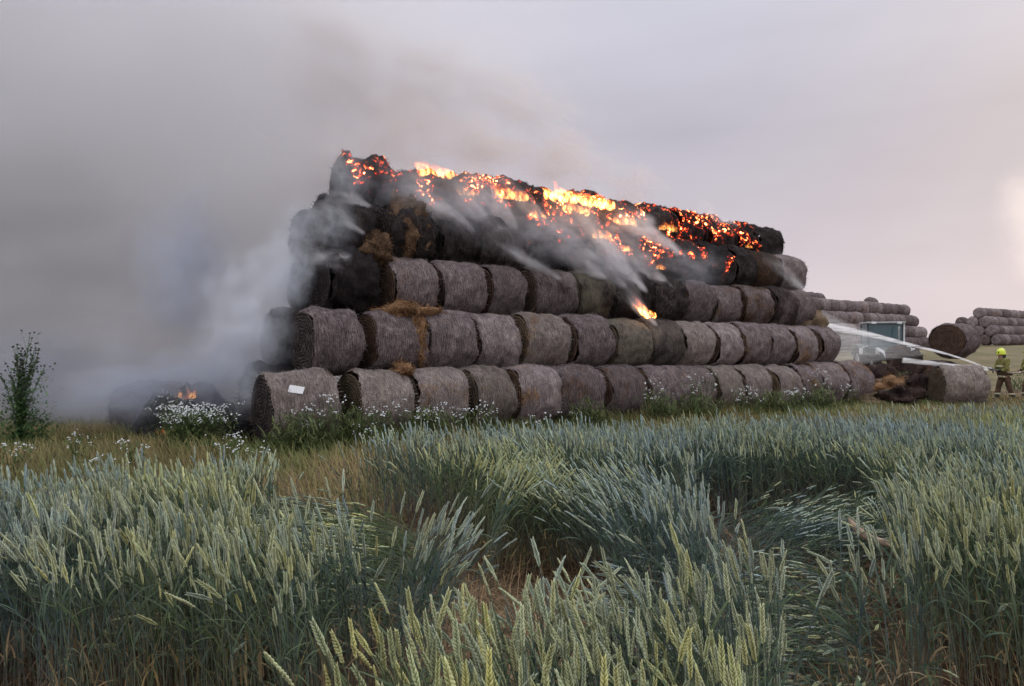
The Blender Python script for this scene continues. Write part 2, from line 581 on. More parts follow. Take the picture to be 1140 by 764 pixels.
def wheat_template(lod, rg):
    """one plant, straight up: vertices, triangles, colours"""
    V, T, Cc = [], [], []
    H = 0.74 * rg.uniform(0.9, 1.08)

    def addv(v, c):
        V.append(v); Cc.append(c); return len(V) - 1

    # stem
    segs = {0: 5, 1: 3, 2: 2}[lod]
    sides = 3 if lod < 2 else 2
    rad = 0.0022 if lod == 0 else (0.0026 if lod == 1 else 0.004)
    rings = []
    for i in range(segs + 1):
        f = i / segs
        c = lerp(lerp(DEAD, STEM_A, 0.35), lerp(STEM_A, STEM_B, rg.random()), min(1, f * 2.4))
        rings.append([addv((rad * math.cos(2 * math.pi * k / sides), rad * math.sin(2 * math.pi * k / sides), H * f), c) for k in range(sides)])
    for i in range(segs):
        for k in range(sides if sides > 2 else 1):
            k2 = (k + 1) % sides
            a, b, c2, d = rings[i][k], rings[i][k2], rings[i + 1][k2], rings[i + 1][k]
            T.extend([(a, b, c2), (a, c2, d)])
    # ear
    EL = rg.uniform(0.085, 0.115)
    ecol = lerp(EAR_A, EAR_B, rg.random())
    if lod == 0:
        n = 10
        for i in range(n):
            for s in (0, 1):
                z = H + EL * (i + 0.5 * s) / n
                f = (i + 0.5 * s) / n
                w = 0.0064 * (0.65 + 0.9 * f) if f < 0.3 else 0.0064 * (1.1 - 0.5 * (f - 0.3) / 0.7)
                an = math.pi * s + 0.25 * math.sin(i)
                dx, dy = math.cos(an), math.sin(an)
                cx, cyy = dx * w * 0.62, dy * w * 0.62
                hl = EL / n * 1.15
                c = ecol * rg.uniform(0.8, 1.15)
                tip = addv((cx + dx * w * 0.75, cyy + dy * w * 0.75, z + hl * 1.25), lerp(c, (0.5, 0.48, 0.34), 0.5))
                bot = addv((cx * 0.2, cyy * 0.2, z - hl * 0.45), c * 0.85)
                r1 = [addv((cx + w * 0.62 * math.cos(an + q * math.pi / 2) , cyy + w * 0.85 * math.sin(an + q * math.pi / 2), z + hl * 0.25), c) for q in range(4)]
                for q in range(4):
                    T.extend([(bot, r1[(q + 1) % 4], r1[q]), (tip, r1[q], r1[(q + 1) % 4])])
    else:
        nr = 7 if lod == 1 else 3
        sd = 4 if lod == 1 else 3
        rr = []
        for i in range(nr):
            f = i / (nr - 1)
            w = 0.0068 * math.sin(math.pi * (0.12 + 0.8 * f)) ** 0.7 * (1.0 if lod == 1 else 1.2)
            if lod == 1:
                w *= 1.15 if i % 2 else 0.8
            c = ecol * rg.uniform(0.82, 1.15)
            if i == nr - 1:
                c = lerp(c, (0.5, 0.48, 0.34), 0.4)
            rr.append([addv((w * math.cos(2 * math.pi * k / sd + i * 0.6), w * math.sin(2 * math.pi * k / sd + i * 0.6), H + EL * f), c) for k in range(sd)])
        for i in range(nr - 1):
            for k in range(sd):
                k2 = (k + 1) % sd
                a, b, c2, d = rr[i][k], rr[i][k2], rr[i + 1][k2], rr[i + 1][k]
                T.extend([(a, b, c2), (a, c2, d)])
    # leaves
    nl = {0: 3, 1: 3, 2: 2}[lod]
    for l in range(nl):
        z0 = H * rg.uniform(0.12, 0.82) if l else H * rg.uniform(0.68, 0.86)
        an = rg.uniform(0, 2 * math.pi)
        dx, dy = math.cos(an), math.sin(an)
        LL = rg.uniform(0.10, 0.22)
        w0 = rg.uniform(0.003, 0.0058) * (1.0 if lod < 2 else 1.3)
        sg = {0: 6, 1: 4, 2: 3}[lod]
        el = rg.uniform(0.85, 1.45)
        droop = rg.uniform(0.3, 2.2)
        dead = z0 < H * 0.45 and rg.random() < 0.7
        lc = lerp(DEAD, (0.36, 0.27, 0.16), rg.random()) if dead else lerp(LEAF_A, LEAF_B, rg.random())
        x = 0.0; z = z0; prev = None
        for i in range(sg + 1):
            f = i / sg
            w = w0 * (1 - f ** 2.2) + 0.0004
            c = lerp(lc, (0.2, 0.22, 0.12), 0.4 * f)
            tw = 0.6 * f
            wx, wy = -dy * math.cos(tw), dx * math.cos(tw)
            a = addv((dx * x + wx * w, dy * x + wy * w, z + w * math.sin(tw)), c)
            b = addv((dx * x - wx * w, dy * x - wy * w, z - w * math.sin(tw)), c)
            if prev:
                T.extend([(prev[0], prev[1], b), (prev[0], b, a)])
            prev = (a, b)
            e = el - droop * f
            x += math.cos(e) * LL / sg
            z += math.sin(e) * LL / sg
    return np.array(V), np.array(T), np.array(Cc)


def stand_plants(templates, X, Y, ang, theta0, theta1, scale, tint, rg, Z=None):
    """places a bent copy of a template at every X, Y; ang = direction it leans to"""
    VV, TT, CC = [], [], []
    off = 0
    pick = rg.integers(0, len(templates), len(X))
    for ti, (v, t, c) in enumerate(templates):
        idx = np.nonzero(pick == ti)[0]
        if len(idx) == 0:
            continue
        n = len(idx)
        H = 0.84
        spin = rg.uniform(0, 2 * np.pi, n)[:, None]
        cs, sn = np.cos(spin), np.sin(spin)
        px = v[None, :, 0] * cs - v[None, :, 1] * sn
        py = v[None, :, 0] * sn + v[None, :, 1] * cs
        z = v[None, :, 2] * np.ones((n, 1))
        t0 = theta0[idx][:, None]
        k = (theta1[idx][:, None] - t0) / H
        k = np.where(np.abs(k) < 1e-3, 1e-3, k)
        th = t0 + k * z
        cxr = (np.cos(t0) - np.cos(th)) / k           # along the lean
        czz = (np.sin(th) - np.sin(t0)) / k           # up
        dx, dy = np.cos(ang[idx])[:, None], np.sin(ang[idx])[:, None]
        a = px * dx + py * dy
        b = -px * dy + py * dx
        s = scale[idx][:, None]
        along = cxr + a * np.cos(th)
        up = czz - a * np.sin(th)
        gx = X[idx][:, None] + s * (along * dx - b * dy)
        gy = Y[idx][:, None] + s * (along * dy + b * dx)
        gz = s * up
        if Z is not None:
            gz = gz + Z[idx][:, None]
        gz = np.maximum(gz, 0.004 + 0.03 * rg.random((n, 1)))
        VV.append(np.stack([gx, gy, gz], -1).reshape(-1, 3))
        m = len(v)
        TT.append((t[None] + (np.arange(n) * m)[:, None, None]).reshape(-1, 3) + off)
        CC.append((c[None] * tint[idx][:, None, :]).reshape(-1, 3))
        off += n * m
    if not VV:
        return np.zeros((0, 3)), np.zeros((0, 3), int), np.zeros((0, 3))
    return np.concatenate(VV), np.concatenate(TT), np.concatenate(CC)


def vnoise(x, y, s, seed=0.0):
    return np.array([mnoise.noise(Vector((a * s + seed, b * s, seed * 1.7))) for a, b in zip(x, y)])


EDGE_X = [-14, -8, -5, -3.6, -2.35, -0.9, 1.8, 5, 9.9, 16, 24]
EDGE_Y = [2.2, 3.0, 4.1, 4.7, 6.1, 8.3, 9.3, 10.8, 13.2, 15.5, 18]


def wheat_front(px):
    return np.interp(px, [-200, 470, 500, 560, 640, 700, 780, 850, 940, 985, 1400], [3.3, 3.25, 4.2, 5.5, 5.3, 4.7, 4.1, 3.6, 3.3, 3.3, 3.3])


def clump_back(px):
    return np.interp(px, [380, 400, 480, 540, 640, 720, 800, 870, 875], [1.4, 1.95, 2.4, 2.6, 2.9, 2.95, 3.1, 3.3, 1.4])


def scatter_wheat():
    parts = []
    for lod, (d0, d1, dens) in enumerate(((1.4, 4.6, 430), (4.6, 9.0, 360), (9.0, 21.0, 300))):
        xm = 0.72 * d1 + 1.4
        n = int((d1 - d0) * 2 * xm * dens)
        X = rng.uniform(-xm, xm, n)
        Y = rng.uniform(d0, d1, n)
        # drilled rows, a hint of them
        keep = np.abs(X) < 0.72 * Y + 1.0
        X, Y = X[keep], Y[keep]
        px = CX + F * X / Y
        wob = vnoise(X, Y, 1.6, 3.1)
        edge = np.interp(X, EDGE_X, EDGE_Y) + 0.9 * wob
        ok = (Y < edge) & (Y > wheat_front(px) + 0.45 * wob)
        ok |= (Y < clump_back(px) + 0.2 * wob) & (px > 380) & (px < 875)
        thin = vnoise(X, Y, 0.9, 9.0)
        ok &= rng.random(len(X)) < np.clip(1.0 + 1.3 * thin, 0.22, 1)
        X, Y, thin = X[ok], Y[ok], thin[ok]
        px = CX + F * X / Y
        n = len(X)
        # lean: a light breeze to the left plus patches
        w1 = vnoise(X, Y, 0.55, 20.0)
        w2 = vnoise(X, Y, 0.5, 41.0)
        ang = np.pi + 2.2 * w1 + rng.normal(0, 1.0, n)
        th0 = rng.normal(0.03, 0.05, n)
        w3 = vnoise(X, Y, 1.3, 77.0)
        th1 = np.abs(rng.normal(0.26, 0.22, n)) + 0.5 * np.clip(w2, 0, 1) + 0.7 * np.clip(w3 - 0.15, 0, 1)
        th1 = np.where(rng.random(n) < 0.05, th1 + 0.8, th1)
        # laid flat: left swathe
        e1 = ((X + 0.195 * Y) / 0.78) ** 2 + ((Y - 5.6) / 1.6) ** 2
        l1 = (e1 < 1 + 0.4 * w1)
        ang = np.where(l1, np.pi * 1.10 + rng.normal(0, 0.16, n), ang)
        th0 = np.where(l1, rng.uniform(0.6, 1.2, n), th0)
        th1 = np.where(l1, rng.uniform(1.3, 1.62, n), th1)
        # laid flat: right hollow, swirling
        cx_, cy_ = 2.05, 5.9
        lo = np.interp(Y, [3.3, 4.5, 7.6], [850, 800, 780]) + 25 * w2; hi = np.interp(Y, [3.3, 5.0, 7.6], [1005, 1010, 965]) + 25 * w1
        l2 = (px > lo) & (px < hi) & (Y > 3.35) & (Y < 7.3 + 0.5 * w2)
        sw = np.where(Y > 5.6, 0.25, np.pi + 0.5) + 1.1 * w1
        ang = np.where(l2, sw + rng.normal(0, 0.3, n), ang)
        th0 = np.where(l2, rng.uniform(0.7, 1.3, n), th0)
        th1 = np.where(l2, rng.uniform(1.3, 1.65, n), th1)
        # leaning sheaf left of the hollow and round the gap
        l3 = (np.abs(X - 0.95) < 0.5) & (np.abs(Y - 5.9) < 0.8) & ~l2
        ang = np.where(l3, np.pi + rng.normal(0, 0.5, n), ang)
        th0 = np.where(l3, rng.uniform(0.1, 0.4, n), th0)
        th1 = np.where(l3, rng.uniform(0.5, 1.2, n), th1)
        gapx = np.abs(X - 0.03 * Y)
        l4 = (gapx < 0.75) & (Y > 2.6) & (Y < 6.6) & ~l2 & ~l1 & ~l3
        ang = np.where(l4, np.where(X < 0.03 * Y, 0.0, np.pi) + rng.normal(0, 0.6, n), ang)
        th1 = np.where(l4, rng.uniform(0.2, 1.1, n), th1)
        drop = l2 & (rng.random(n) < 0.05)
        scale = np.clip(rng.normal(1.0, 0.07, n) + 0.10 * w1 + 0.10 * w3, 0.65, 1.2)
        t = np.ones((n, 3)) * 1.08
        yel = np.clip(0.46 + 1.25 * vnoise(X, Y, 0.4, 60.0) + rng.normal(0, 0.2, n) - 0.035 * (Y - 5), 0, 1)
        t *= lerp(np.array([[0.80, 0.88, 1.12]]), np.array([[1.14, 1.1, 0.8]]), yel[:, None])
        t *= rng.uniform(0.72, 1.2, n)[:, None]
        k = ~drop
        tm = [wheat_template(lod, rng) for _ in range(14)]
        parts.append(stand_plants(tm, X[k], Y[k], ang[k], th0[k], th1[k], scale[k], t[k], rng))
    V, T, Cc, off = [], [], [], 0
    for v, t, c in parts:
        V.append(v); T.append(t + off); Cc.append(c); off += len(v)
    me = big_mesh('wheat', np.concatenate(V), np.concatenate(T), np.concatenate(Cc))
    tag(link('wheat', me, M['plant']), kind='stuff')


scatter_wheat()


def ribbons(X, Y, Z, ang, length, width, el0, el1, col, segs=3):
    """narrow bent blades; el0 and el1 are the slopes at root and tip"""
    n = len(X)
    V = np.zeros((n, (segs + 1) * 2, 3))
    x = np.zeros(n); z = np.zeros(n)
    dx, dy = np.cos(ang), np.sin(ang)
    for i in range(segs + 1):
        f = i / segs
        w = width * (1 - 0.92 * f ** 1.5)
        for s, q in ((0, 1), (1, -1)):
            V[:, i * 2 + s, 0] = X + dx * x - q * dy * w
            V[:, i * 2 + s, 1] = Y + dy * x + q * dx * w
            V[:, i * 2 + s, 2] = Z + z
        e = el0 + (el1 - el0) * f
        x = x + np.cos(e) * length / segs
        z = z + np.sin(e) * length / segs
    V[:, :, 2] = np.maximum(V[:, :, 2], Z[:, None] + 0.003)
    base = []
    for i in range(segs):
        a = i * 2
        base += [(a, a + 1, a + 3), (a, a + 3, a + 2)]
    T = (np.array(base)[None] + (np.arange(n) * (segs + 1) * 2)[:, None, None]).reshape(-1, 3)
    Cc = np.repeat(col[:, None, :], (segs + 1) * 2, 1).reshape(-1, 3)
    return V.reshape(-1, 3), T, Cc


def row_depth(X):
    """depth of the foot of the bottom row at X"""
    return P0.y + (X - P0.x) * (U.y / U.x)


def scatter_grass():
    n = 230000
    X = rng.uniform(-19, 26, n)
    Y = rng.uniform(3, 30, n)
    edge = np.interp(X, EDGE_X, EDGE_Y)
    foot = row_depth(X) - 0.55
    far = np.where(X < -4.9, 26.0, np.where(X > 12.0, 33.0, foot))
    ok = (Y > edge - 0.5) & (Y < far) & (np.abs(X) < 0.72 * Y + 1.5)
    X, Y = X[ok], Y[ok]
    n = len(X)
    p = vnoise(X, Y, 0.45, 5.0) + 0.5 * vnoise(X, Y, 1.5, 8.0)
    bank = np.exp(-((Y - (row_depth(X) - 1.2)) / 1.1) ** 2) * (X > -5.5)
    dry = np.clip(0.5 + 1.1 * p - 0.35 * bank + rng.normal(0, 0.16, n), 0, 1)
    green = lerp(np.array([[0.08, 0.115, 0.035]]), np.array([[0.19, 0.215, 0.075]]), rng.random((n, 1)))
    tan = lerp(np.array([[0.17, 0.125, 0.055]]), np.array([[0.36, 0.28, 0.14]]), rng.random((n, 1)))
    col = lerp(green, tan, dry[:, None])
    L = rng.uniform(0.12, 0.36, n) * (1 + 0.4 * p) * (1 + 0.5 * bank) * np.where(Y > 22, 0.7, 1.0)
    wind = 0.5 * vnoise(X, Y, 0.3, 70.0)
    ang = np.pi + 2.0 * wind + rng.normal(0, 1.0, n)
    v, t, c = ribbons(X, Y, np.zeros(n) - 0.01, ang, L, 0.0035 + 0.0004 * Y, rng.uniform(0.9, 1.5, n), rng.uniform(-0.5, 0.9, n), col)
    tag(link('grass', big_mesh('grass', v, t, c), M['plant']), kind='stuff')


scatter_grass()


def scatter_litter():
    n = 26000
    Y = rng.uniform(2.2, 8.5, n)
    X = rng.uniform(-1, 1, n) * (0.75 * Y + 0.6)
    px = CX + F * X / Y
    w = np.where((Y < wheat_front(px) + 0.3), 1.0, 0.22)
    w = np.where(((X - 2.1) / 1.2) ** 2 + ((Y - 6.0) / 1.0) ** 2 < 1, 0.9, w)
    ok = rng.random(n) < w
    X, Y = X[ok], Y[ok]
    n = len(X)
    col = lerp(np.array([[0.12, 0.07, 0.04]]), np.array([[0.40, 0.27, 0.15]]), rng.random((n, 1)))
    L = rng.uniform(0.1, 0.38, n)
    el = np.where(rng.random(n) < 0.3, rng.uniform(0.4, 1.3, n), rng.uniform(0.0, 0.35, n))
    v, t, c = ribbons(X, Y, rng.uniform(0.0, 0.07, n), rng.uniform(0, 2 * np.pi, n), L, 0.0032 * np.ones(n), el, el - rng.uniform(0.1, 1.2, n), col)
    # straw strewn over the ground by the broken bales at the right
    m = 9000
    X2 = rng.uniform(10.5, 22, m); Y2 = rng.uniform(21, 33, m)
    col2 = lerp(np.array([[0.16, 0.10, 0.065]]), np.array([[0.38, 0.27, 0.17]]), rng.random((m, 1)))
    v2, t2, c2 = ribbons(X2, Y2, rng.uniform(0.0, 0.08, m), rng.uniform(0, 2 * np.pi, m), rng.uniform(0.15, 0.4, m), 0.010 * np.ones(m), rng.uniform(0, 0.5, m), rng.uniform(-0.6, 0.1, m), col2)
    me = big_mesh('straw_litter', np.concatenate([v, v2]), np.concatenate([t, t2 + len(v)]), np.concatenate([c, c2]))
    tag(link('straw_litter', me, M['dry']), kind='stuff')


scatter_litter()


# ------------------------------------------------------------------ bales
def strands(n, place, rg, lmin, lmax, wid):
    """loose straws as thin triangles pairs; place() -> point, tangent, normal"""
    V, Fs = [], []
    for _ in range(n):
        p, t, nn = place()
        L = rg.uniform(lmin, lmax)
        lift = rg.uniform(0.005, 0.06)
        b = t.cross(nn).normalized() * wid
        a0 = p - t * L * 0.5 + nn * 0.004
        a1 = p + nn * (0.012 + lift * 0.4)
        a2 = p + t * L * 0.5 + nn * lift
        o = len(V)
        V += [a0 - b, a0 + b, a1 + b, a1 - b, a2]
        Fs += [(o, o + 1, o + 2, o + 3), (o + 3, o + 2, o + 4)]
    return V, Fs


def wrap_mesh(seed, rough=0.018, sag=0.02, n_straw=420, seg=52, length=BL, soft=0.0):
    rg = random.Random(seed)
    prof = [(-0.5, 0.915), (-0.485, 0.955), (-0.455, 0.985), (-0.40, 1.0)] + [(-0.4 + 0.08 * i, 1.0) for i in range(1, 10)] + [(0.40, 1.0), (0.455, 0.985), (0.485, 0.955), (0.5, 0.915)]
    prof = [(a, r - soft * max(0.0, (abs(a) - 0.25) / 0.25) ** 2) for a, r in prof]
    V, Fs = [], []
    for (a, r) in prof:
        for k in range(seg):
            an = 2 * math.pi * k / seg
            d = Vector((a * 2.2, math.cos(an), math.sin(an)))
            n = fbm(d * 1.3 + Vector((seed * 7.1, 0, 0)), 2) * sag * 1.4 + fbm(d * 5.0 + Vector((seed * 3.3, 9, 0)), 4) * rough
            rr = BD / 2 * r + n - 0.012 * math.cos(a * math.pi * 2) * 0
            V.append(Vector((a * length + n * 0.8 * (1 if abs(a) > 0.44 else 0), rr * math.cos(an), rr * math.sin(an))))
    for i in range(len(prof) - 1):
        for k in range(seg):
            k2 = (k + 1) % seg
            Fs.append((i * seg + k, i * seg + k2, (i + 1) * seg + k2, (i + 1) * seg + k))

    def place():
        i = rg.randrange(1, len(prof) - 2); k = rg.randrange(seg)
        p = V[i * seg + k].lerp(V[(i + 1) * seg + k], rg.random())
        nn = Vector((0, p.y, p.z)).normalized()
        t = (nn.cross(Vector((1, 0, 0))) + Vector((rg.gauss(0, 0.5), 0, 0))).normalized()
        if rg.random() < 0.25:
            t = Vector((1, 0, 0)) * rg.choice((-1, 1)) + nn.cross(Vector((1, 0, 0))) * rg.gauss(0, 0.6)
            t.normalize()
        return p, t, nn
    v2, f2 = strands(n_straw, place, rg, 0.06, 0.2, 0.004)

    def rim():
        s = rg.choice((0, len(prof) - 1)); k = rg.randrange(seg)
        p = V[s * seg + k].copy()
        nn = (Vector((0, p.y, p.z)).normalized() + Vector((math.copysign(0.8, p.x), 0, 0))).normalized()
        t = (Vector((math.copysign(1, p.x), 0, 0)) + Vector((0, p.y, p.z)) * rg.uniform(-0.4, 0.8) + Vector((0, rg.gauss(0, 0.4), rg.gauss(0, 0.4)))).normalized()
        return p, t, nn
    v3, f3 = strands(n_straw // 2, rim, rg, 0.05, 0.16, 0.004)
    o = len(V)
    V += v2; Fs += [tuple(i + o for i in f) for f in f2]
    o = len(V)
    V += v3; Fs += [tuple(i + o for i in f) for f in f3]
    return mesh('bale_wrap', V, Fs, True)


def end_mesh(seed, side, rough=0.03, seg=52, n_straw=160, length=BL):
    rg = random.Random(seed * 31 + side)
    rings = [0.0, 0.12, 0.25, 0.38, 0.5, 0.62, 0.73, 0.82, 0.87, 0.895]
    V, Fs = [], []
    for r in rings:
        for k in range(seg):
            an = 2 * math.pi * k / seg
            d = Vector((math.cos(an) * r, math.sin(an) * r, seed * 5.0 + side))
            b = 0.5 * length + 0.03 * (1 - r * r) + fbm(d * 4.0, 4) * rough * (1 if r < 0.86 else 0.2) - (0.02 if r > 0.88 else 0)
            V.append(Vector((side * b, BD / 2 * r * math.cos(an), BD / 2 * r * math.sin(an))))
    for i in range(len(rings) - 1):
        for k in range(seg):
            k2 = (k + 1) % seg
            q = (i * seg + k, i * seg + k2, (i + 1) * seg + k2, (i + 1) * seg + k)
            Fs.append(q if side < 0 else q[::-1])

    def place():
        p = V[rg.randrange(seg, len(V))].copy()
        nn = Vector((side, 0, 0))
        rad = Vector((0, p.y, p.z)).normalized()
        t = (rad.cross(nn) + rad * rg.gauss(0, 0.5) + nn * rg.uniform(0, 0.5)).normalized()
        return p, t, nn
    v2, f2 = strands(n_straw, place, rg, 0.06, 0.2, 0.004)
    o = len(V)
    V += v2; Fs += [tuple(i + o for i in f) for f in f2]
    return mesh('straw_end', V, Fs, True)


WRAPS = [wrap_mesh(i + 1, rough=0.03, sag=0.045, n_straw=560) for i in range(7)]
BURNT = [wrap_mesh(20 + i, rough=0.085, sag=0.13, n_straw=1100) for i in range(4)]
ENDS = {(i, s): end_mesh(i + 1, s) for i in range(3) for s in (-1, 1)}
for me in WRAPS + BURNT:
    me.materials.append(M['wrap'])
for me in ENDS.values():
    me.materials.append(M['end'])


def bale(loc, rz, label, group, char=0.0, ember=0.0, brown=0.0, green=0.0, scale=(1, 1, 1), tilt=0.0, roll=None, burnt=None, end_char=None, name='round_bale'):
    t = thing(name, label, 'hay bale', loc, rz, group)
    t.rotation_euler = (0, tilt, rz)
    t.scale = scale
    use = BURNT if (char > 0.6 if burnt is None else burnt) else WRAPS
    rl = random.uniform(0, 2 * math.pi) if roll is None else roll
    w = link('net_wrap' if use is WRAPS else 'charred_wrap', random.choice(use), None, t)
    w.location = (0, 0, BD / 2)
    w.rotation_euler = (rl, 0, 0)
    es = [w]
    for s in (-1, 1):
        e = link('straw_end', ENDS[(random.randrange(3), s)], None, t)
        e.location = (0, 0, BD / 2)
        e.rotation_euler = (rl + 1, 0, 0)
        es.append(e)
    for o in es:
        o['char'] = float(char if o is w or end_char is None else end_char); o['ember'] = float(ember if o is w else ember * 0.5)
        o['brown'] = float(brown); o['green'] = float(green)
    return t


ORD = ['first', 'second', 'third', 'fourth', 'fifth', 'sixth', 'seventh', 'eighth', 'ninth', 'tenth', 'eleventh', 'twelfth', 'thirteenth', 'fourteenth', 'fifteenth', 'sixteenth']
# picture columns of the upper left rim of each bale, read off the photograph; the last entry is the end of the row
ROWS = [
    [292, 376, 444, 503, 553, 606, 655, 700, 744, 778, 810, 841, 869, 896, 926, 952],
    [334, 392, 458, 512, 565, 616, 663, 704, 742, 778, 806, 835, 862, 890, 914],
    [352, 416, 472, 524, 570, 626, 668, 708, 746, 779, 808, 840, 867, 890],
    [353, 412, 468, 520, 568, 614, 656, 694, 730, 764, 795, 822, 850, 880],
    [379, 436, 488, 536, 580, 622, 662, 700, 735, 768, 799, 828, 858],
]
ROWNAME = ['bottom row', 'second row up', 'middle row', 'fourth row up', 'burning top row']
# (row, index): char, ember, brown, green, look
LOOK = {
    (0, 0): (0.22, 0, 0.15, 0.25, 'sagging grey bale with torn net and a white card'),
    (0, 1): (0.1, 0, 0.15, 0.3, 'greenish grey netted bale above white flowers'),
    (0, 2): (0.05, 0, 0.2, 0.2, 'grey netted bale with a brown tear'),
    (0, 3): (0.0, 0, 0.1, 0.3, None), (0, 6): (0.05, 0, 0.2, 0.0, None), (0, 8): (0.2, 0, 0.2, 0.1, None),
    (0, 9): (0.05, 0, 0.1, 0.35, None), (0, 14): (0.0, 0, 0.28, 0.0, None),
    (1, 0): (0.2, 0, 0.0, 0.0, 'mauve grey netted bale with burnt end beside the smoke'),
    (1, 1): (0.1, 0, 0.1, 0.0, None), (1, 2): (0.0, 0, 0.1, 0.0, 'clean grey bale under loose orange hay'),
    (1, 6): (0.15, 0, 0.1, 0.4, 'olive tinged netted bale'), (1, 7): (0.4, 0, 0.15, 0.35, 'scorched olive bale below the falling fire'),
    (1, 13): (0.0, 0, 0.2, 0.0, 'straw brown bale with torn top'),
    (2, 0): (0.75, 0, 0.62, 0.2, 'half charred bale with brown middle'),
    (2, 4): (0.4, 0, 0.22, 0.1, 'brown scorched bale with black end'), (2, 5): (0.4, 0, 0.2, 0.6, 'moss green scorched bale'),
    (2, 6): (0.85, 0.0, 0.4, 0.2, 'blackened bale wreathed in smoke'), (2, 7): (0.85, 0.35, 0.4, 0.0, 'blackened bale with fire falling down it'),
    (2, 10): (0.35, 0, 0.36, 0.0, 'scorched reddish brown bale'), (2, 11): (0.48, 0, 0.36, 0.0, 'scorched brown bale with black lower side'),
    (2, 12): (0.1, 0, 0.1, 0.0, 'pale grey bale at the row end veiled in smoke'),
    (3, 1): (0.66, 0, 0.62, 0.0, 'torn open bale spilling brown hay'), (3, 2): (0.7, 0, 0.75, 0.0, 'dark brown charred bale'),
    (3, 10): (0.75, 0.0, 0.6, 0.0, None), (3, 11): (0.4, 0, 0.8, 0.0, 'brown unburnt looking bale between charred ones'),
    (3, 12): (0.25, 0, 0.1, 0.0, 'pale grey bale at the row end veiled in smoke'),
    (4, 11): (0.62, 0.3, 0.2, 0.0, 'scorched bale with few embers'),
}
EMBER_TOP = [0.84, 0.9, 0.98, 0.84, 0.92, 1.0, 1.02, 0.88, 1.02, 0.96, 0.94, 0.8]
for k, cols in enumerate(ROWS):
    org = P0 + NB * (BACK * k)
    ts = []
    for px in cols:
        q = (px - CX) / F
        ts.append((q * org.y - org.x) / (U.x - q * U.y))
    nb = len(cols) - 1
    for i in range(nb):
        a, b = ts[i], ts[i + 1]
        gap = b - a
        ln = min(max(gap * random.uniform(0.80, 0.93), 0.98), 1.30)
        char, ember, brown, green, look = LOOK.get((k, i), (None,) * 5)
        if char is None:
            if k < 2:
                char, ember, brown, green = random.uniform(0, 0.14), 0, random.uniform(0, 0.25), random.choice((0, 0, 0.25))
            elif k == 2:
                char, ember, brown, green = random.uniform(0.0, 0.2), 0, random.uniform(0.05, 0.3), 0.0
            elif k == 3:
                char, ember, brown, green = random.uniform(0.6, 0.95), 0.0, random.uniform(0.3, 0.7), 0.0
                ember = {4: 0.62, 5: 0.7, 6: 0.8, 7: 0.86, 8: 0.86, 9: 0.7}.get(i, 0.0)
            else:
                char, ember, brown, green = random.uniform(0.75, 1.0), EMBER_TOP[i], 0.4, 0.0
        if look is None:
            look = ('grey brown net wrapped round bale' if k < 3 else 'black charred round bale' if k == 3 else 'charred round bale with glowing embers')
            if k == 4 and i == 0:
                look = 'charred bale with small red embers'
        where = f'{ORD[i]} from left in the {ROWNAME[k]}' if i <= nb // 2 else (f'{ORD[nb - 1 - i]} from right in the {ROWNAME[k]}' if i < nb - 1 else f'rightmost in the {ROWNAME[k]}')
        if i == 0:
            where = f'leftmost in the {ROWNAME[k]}'
        c = org + U * (a + gap - ln / 2 if i else a + ln / 2) + NB * random.uniform(-0.09, 0.09)
        z = RISE * k + random.uniform(-0.02, 0.03)
        sq = 1.0 if k > 2 else random.uniform(0.94, 1.0)
        if k == 4:
            z += random.uniform(-0.16, 0.05) - {nb - 1: 0.22, nb - 2: 0.08}.get(i, 0.0)
        bale((c.x, c.y, z), YAW + R(random.uniform(-2.5, 2.5)), f'{look}, {where}', 'bales of the burning stack', char, ember, brown, green,
             scale=(ln / BL, random.uniform(0.98, 1.03), sq), tilt=R(random.uniform(-1.5, 1.5)), end_char=1.0 if i == 0 else max(char, random.uniform(0.0, 0.45)))

# what shows of the rows behind, at the smoky left end
BACKS = [(0, 1, 0.2), (0, 2, 0.6), (1, 1, 0.9), (1, 2, 1.3), (2, 1, 1.7), (3, 1, 2.0)]
BW = {(0, 1): 'behind the leftmost bale of the bottom row', (0, 2): 'deepest in the bottom row at the smoky end', (1, 1): 'behind the leftmost bale of the second row',
      (1, 2): 'deepest in the second row at the smoky end', (2, 1): 'behind the half charred bale of the middle row', (3, 1): 'behind the leftmost bale of the fourth row'}
for k, j, t0 in BACKS:
    c = P0 + NB * (BACK * k + 2 * BACK * j) + U * (t0 + 0.62)
    bale((c.x, c.y, RISE * k), YAW + R(random.uniform(-3, 3)), 'soot black bale lost in smoke, ' + BW[(k, j)], 'bales of the burning stack', 1.0, 0, 0.1, 0)

# single bales at the right
bale(on_ground(1066, 25.2) + Vector((0, 0, -0.03)), R(-3), 'grey green netted round bale lying by the firefighters', 'loose bales by the firefighters', 0.0, 0, 0.1, 0.3, scale=(1.07, 1.0, 0.93), end_char=0.0)
sup = on_ground(1046, 30.5)
bale(sup, R(38), 'dark round bale carrying the raised bale behind the water jet', 'loose bales by the firefighters', 0.3, 0, 0.3, 0.0)
bale(at(1062, 399, 30.5), R(40), 'large dark round bale raised on another, seen nearly end on', 'loose bales by the firefighters', 0.1, 0, 0.1, 0.0, scale=(1, 1.06, 0.98), roll=0.4)
bale(on_ground(985, 27.6) + Vector((0, 0, -0.62)), R(12), 'torn half buried bale among the brown hay heaps', 'loose bales by the firefighters', 0.25, 0, 0.45, 0.2, scale=(1, 1, 0.95), tilt=R(8))

# ------------------------------------------------------------------ far stacks
FAR = [wrap_mesh(60 + i, seg=30, n_straw=0, rough=0.02, sag=0.03, soft=0.2) for i in range(4)]


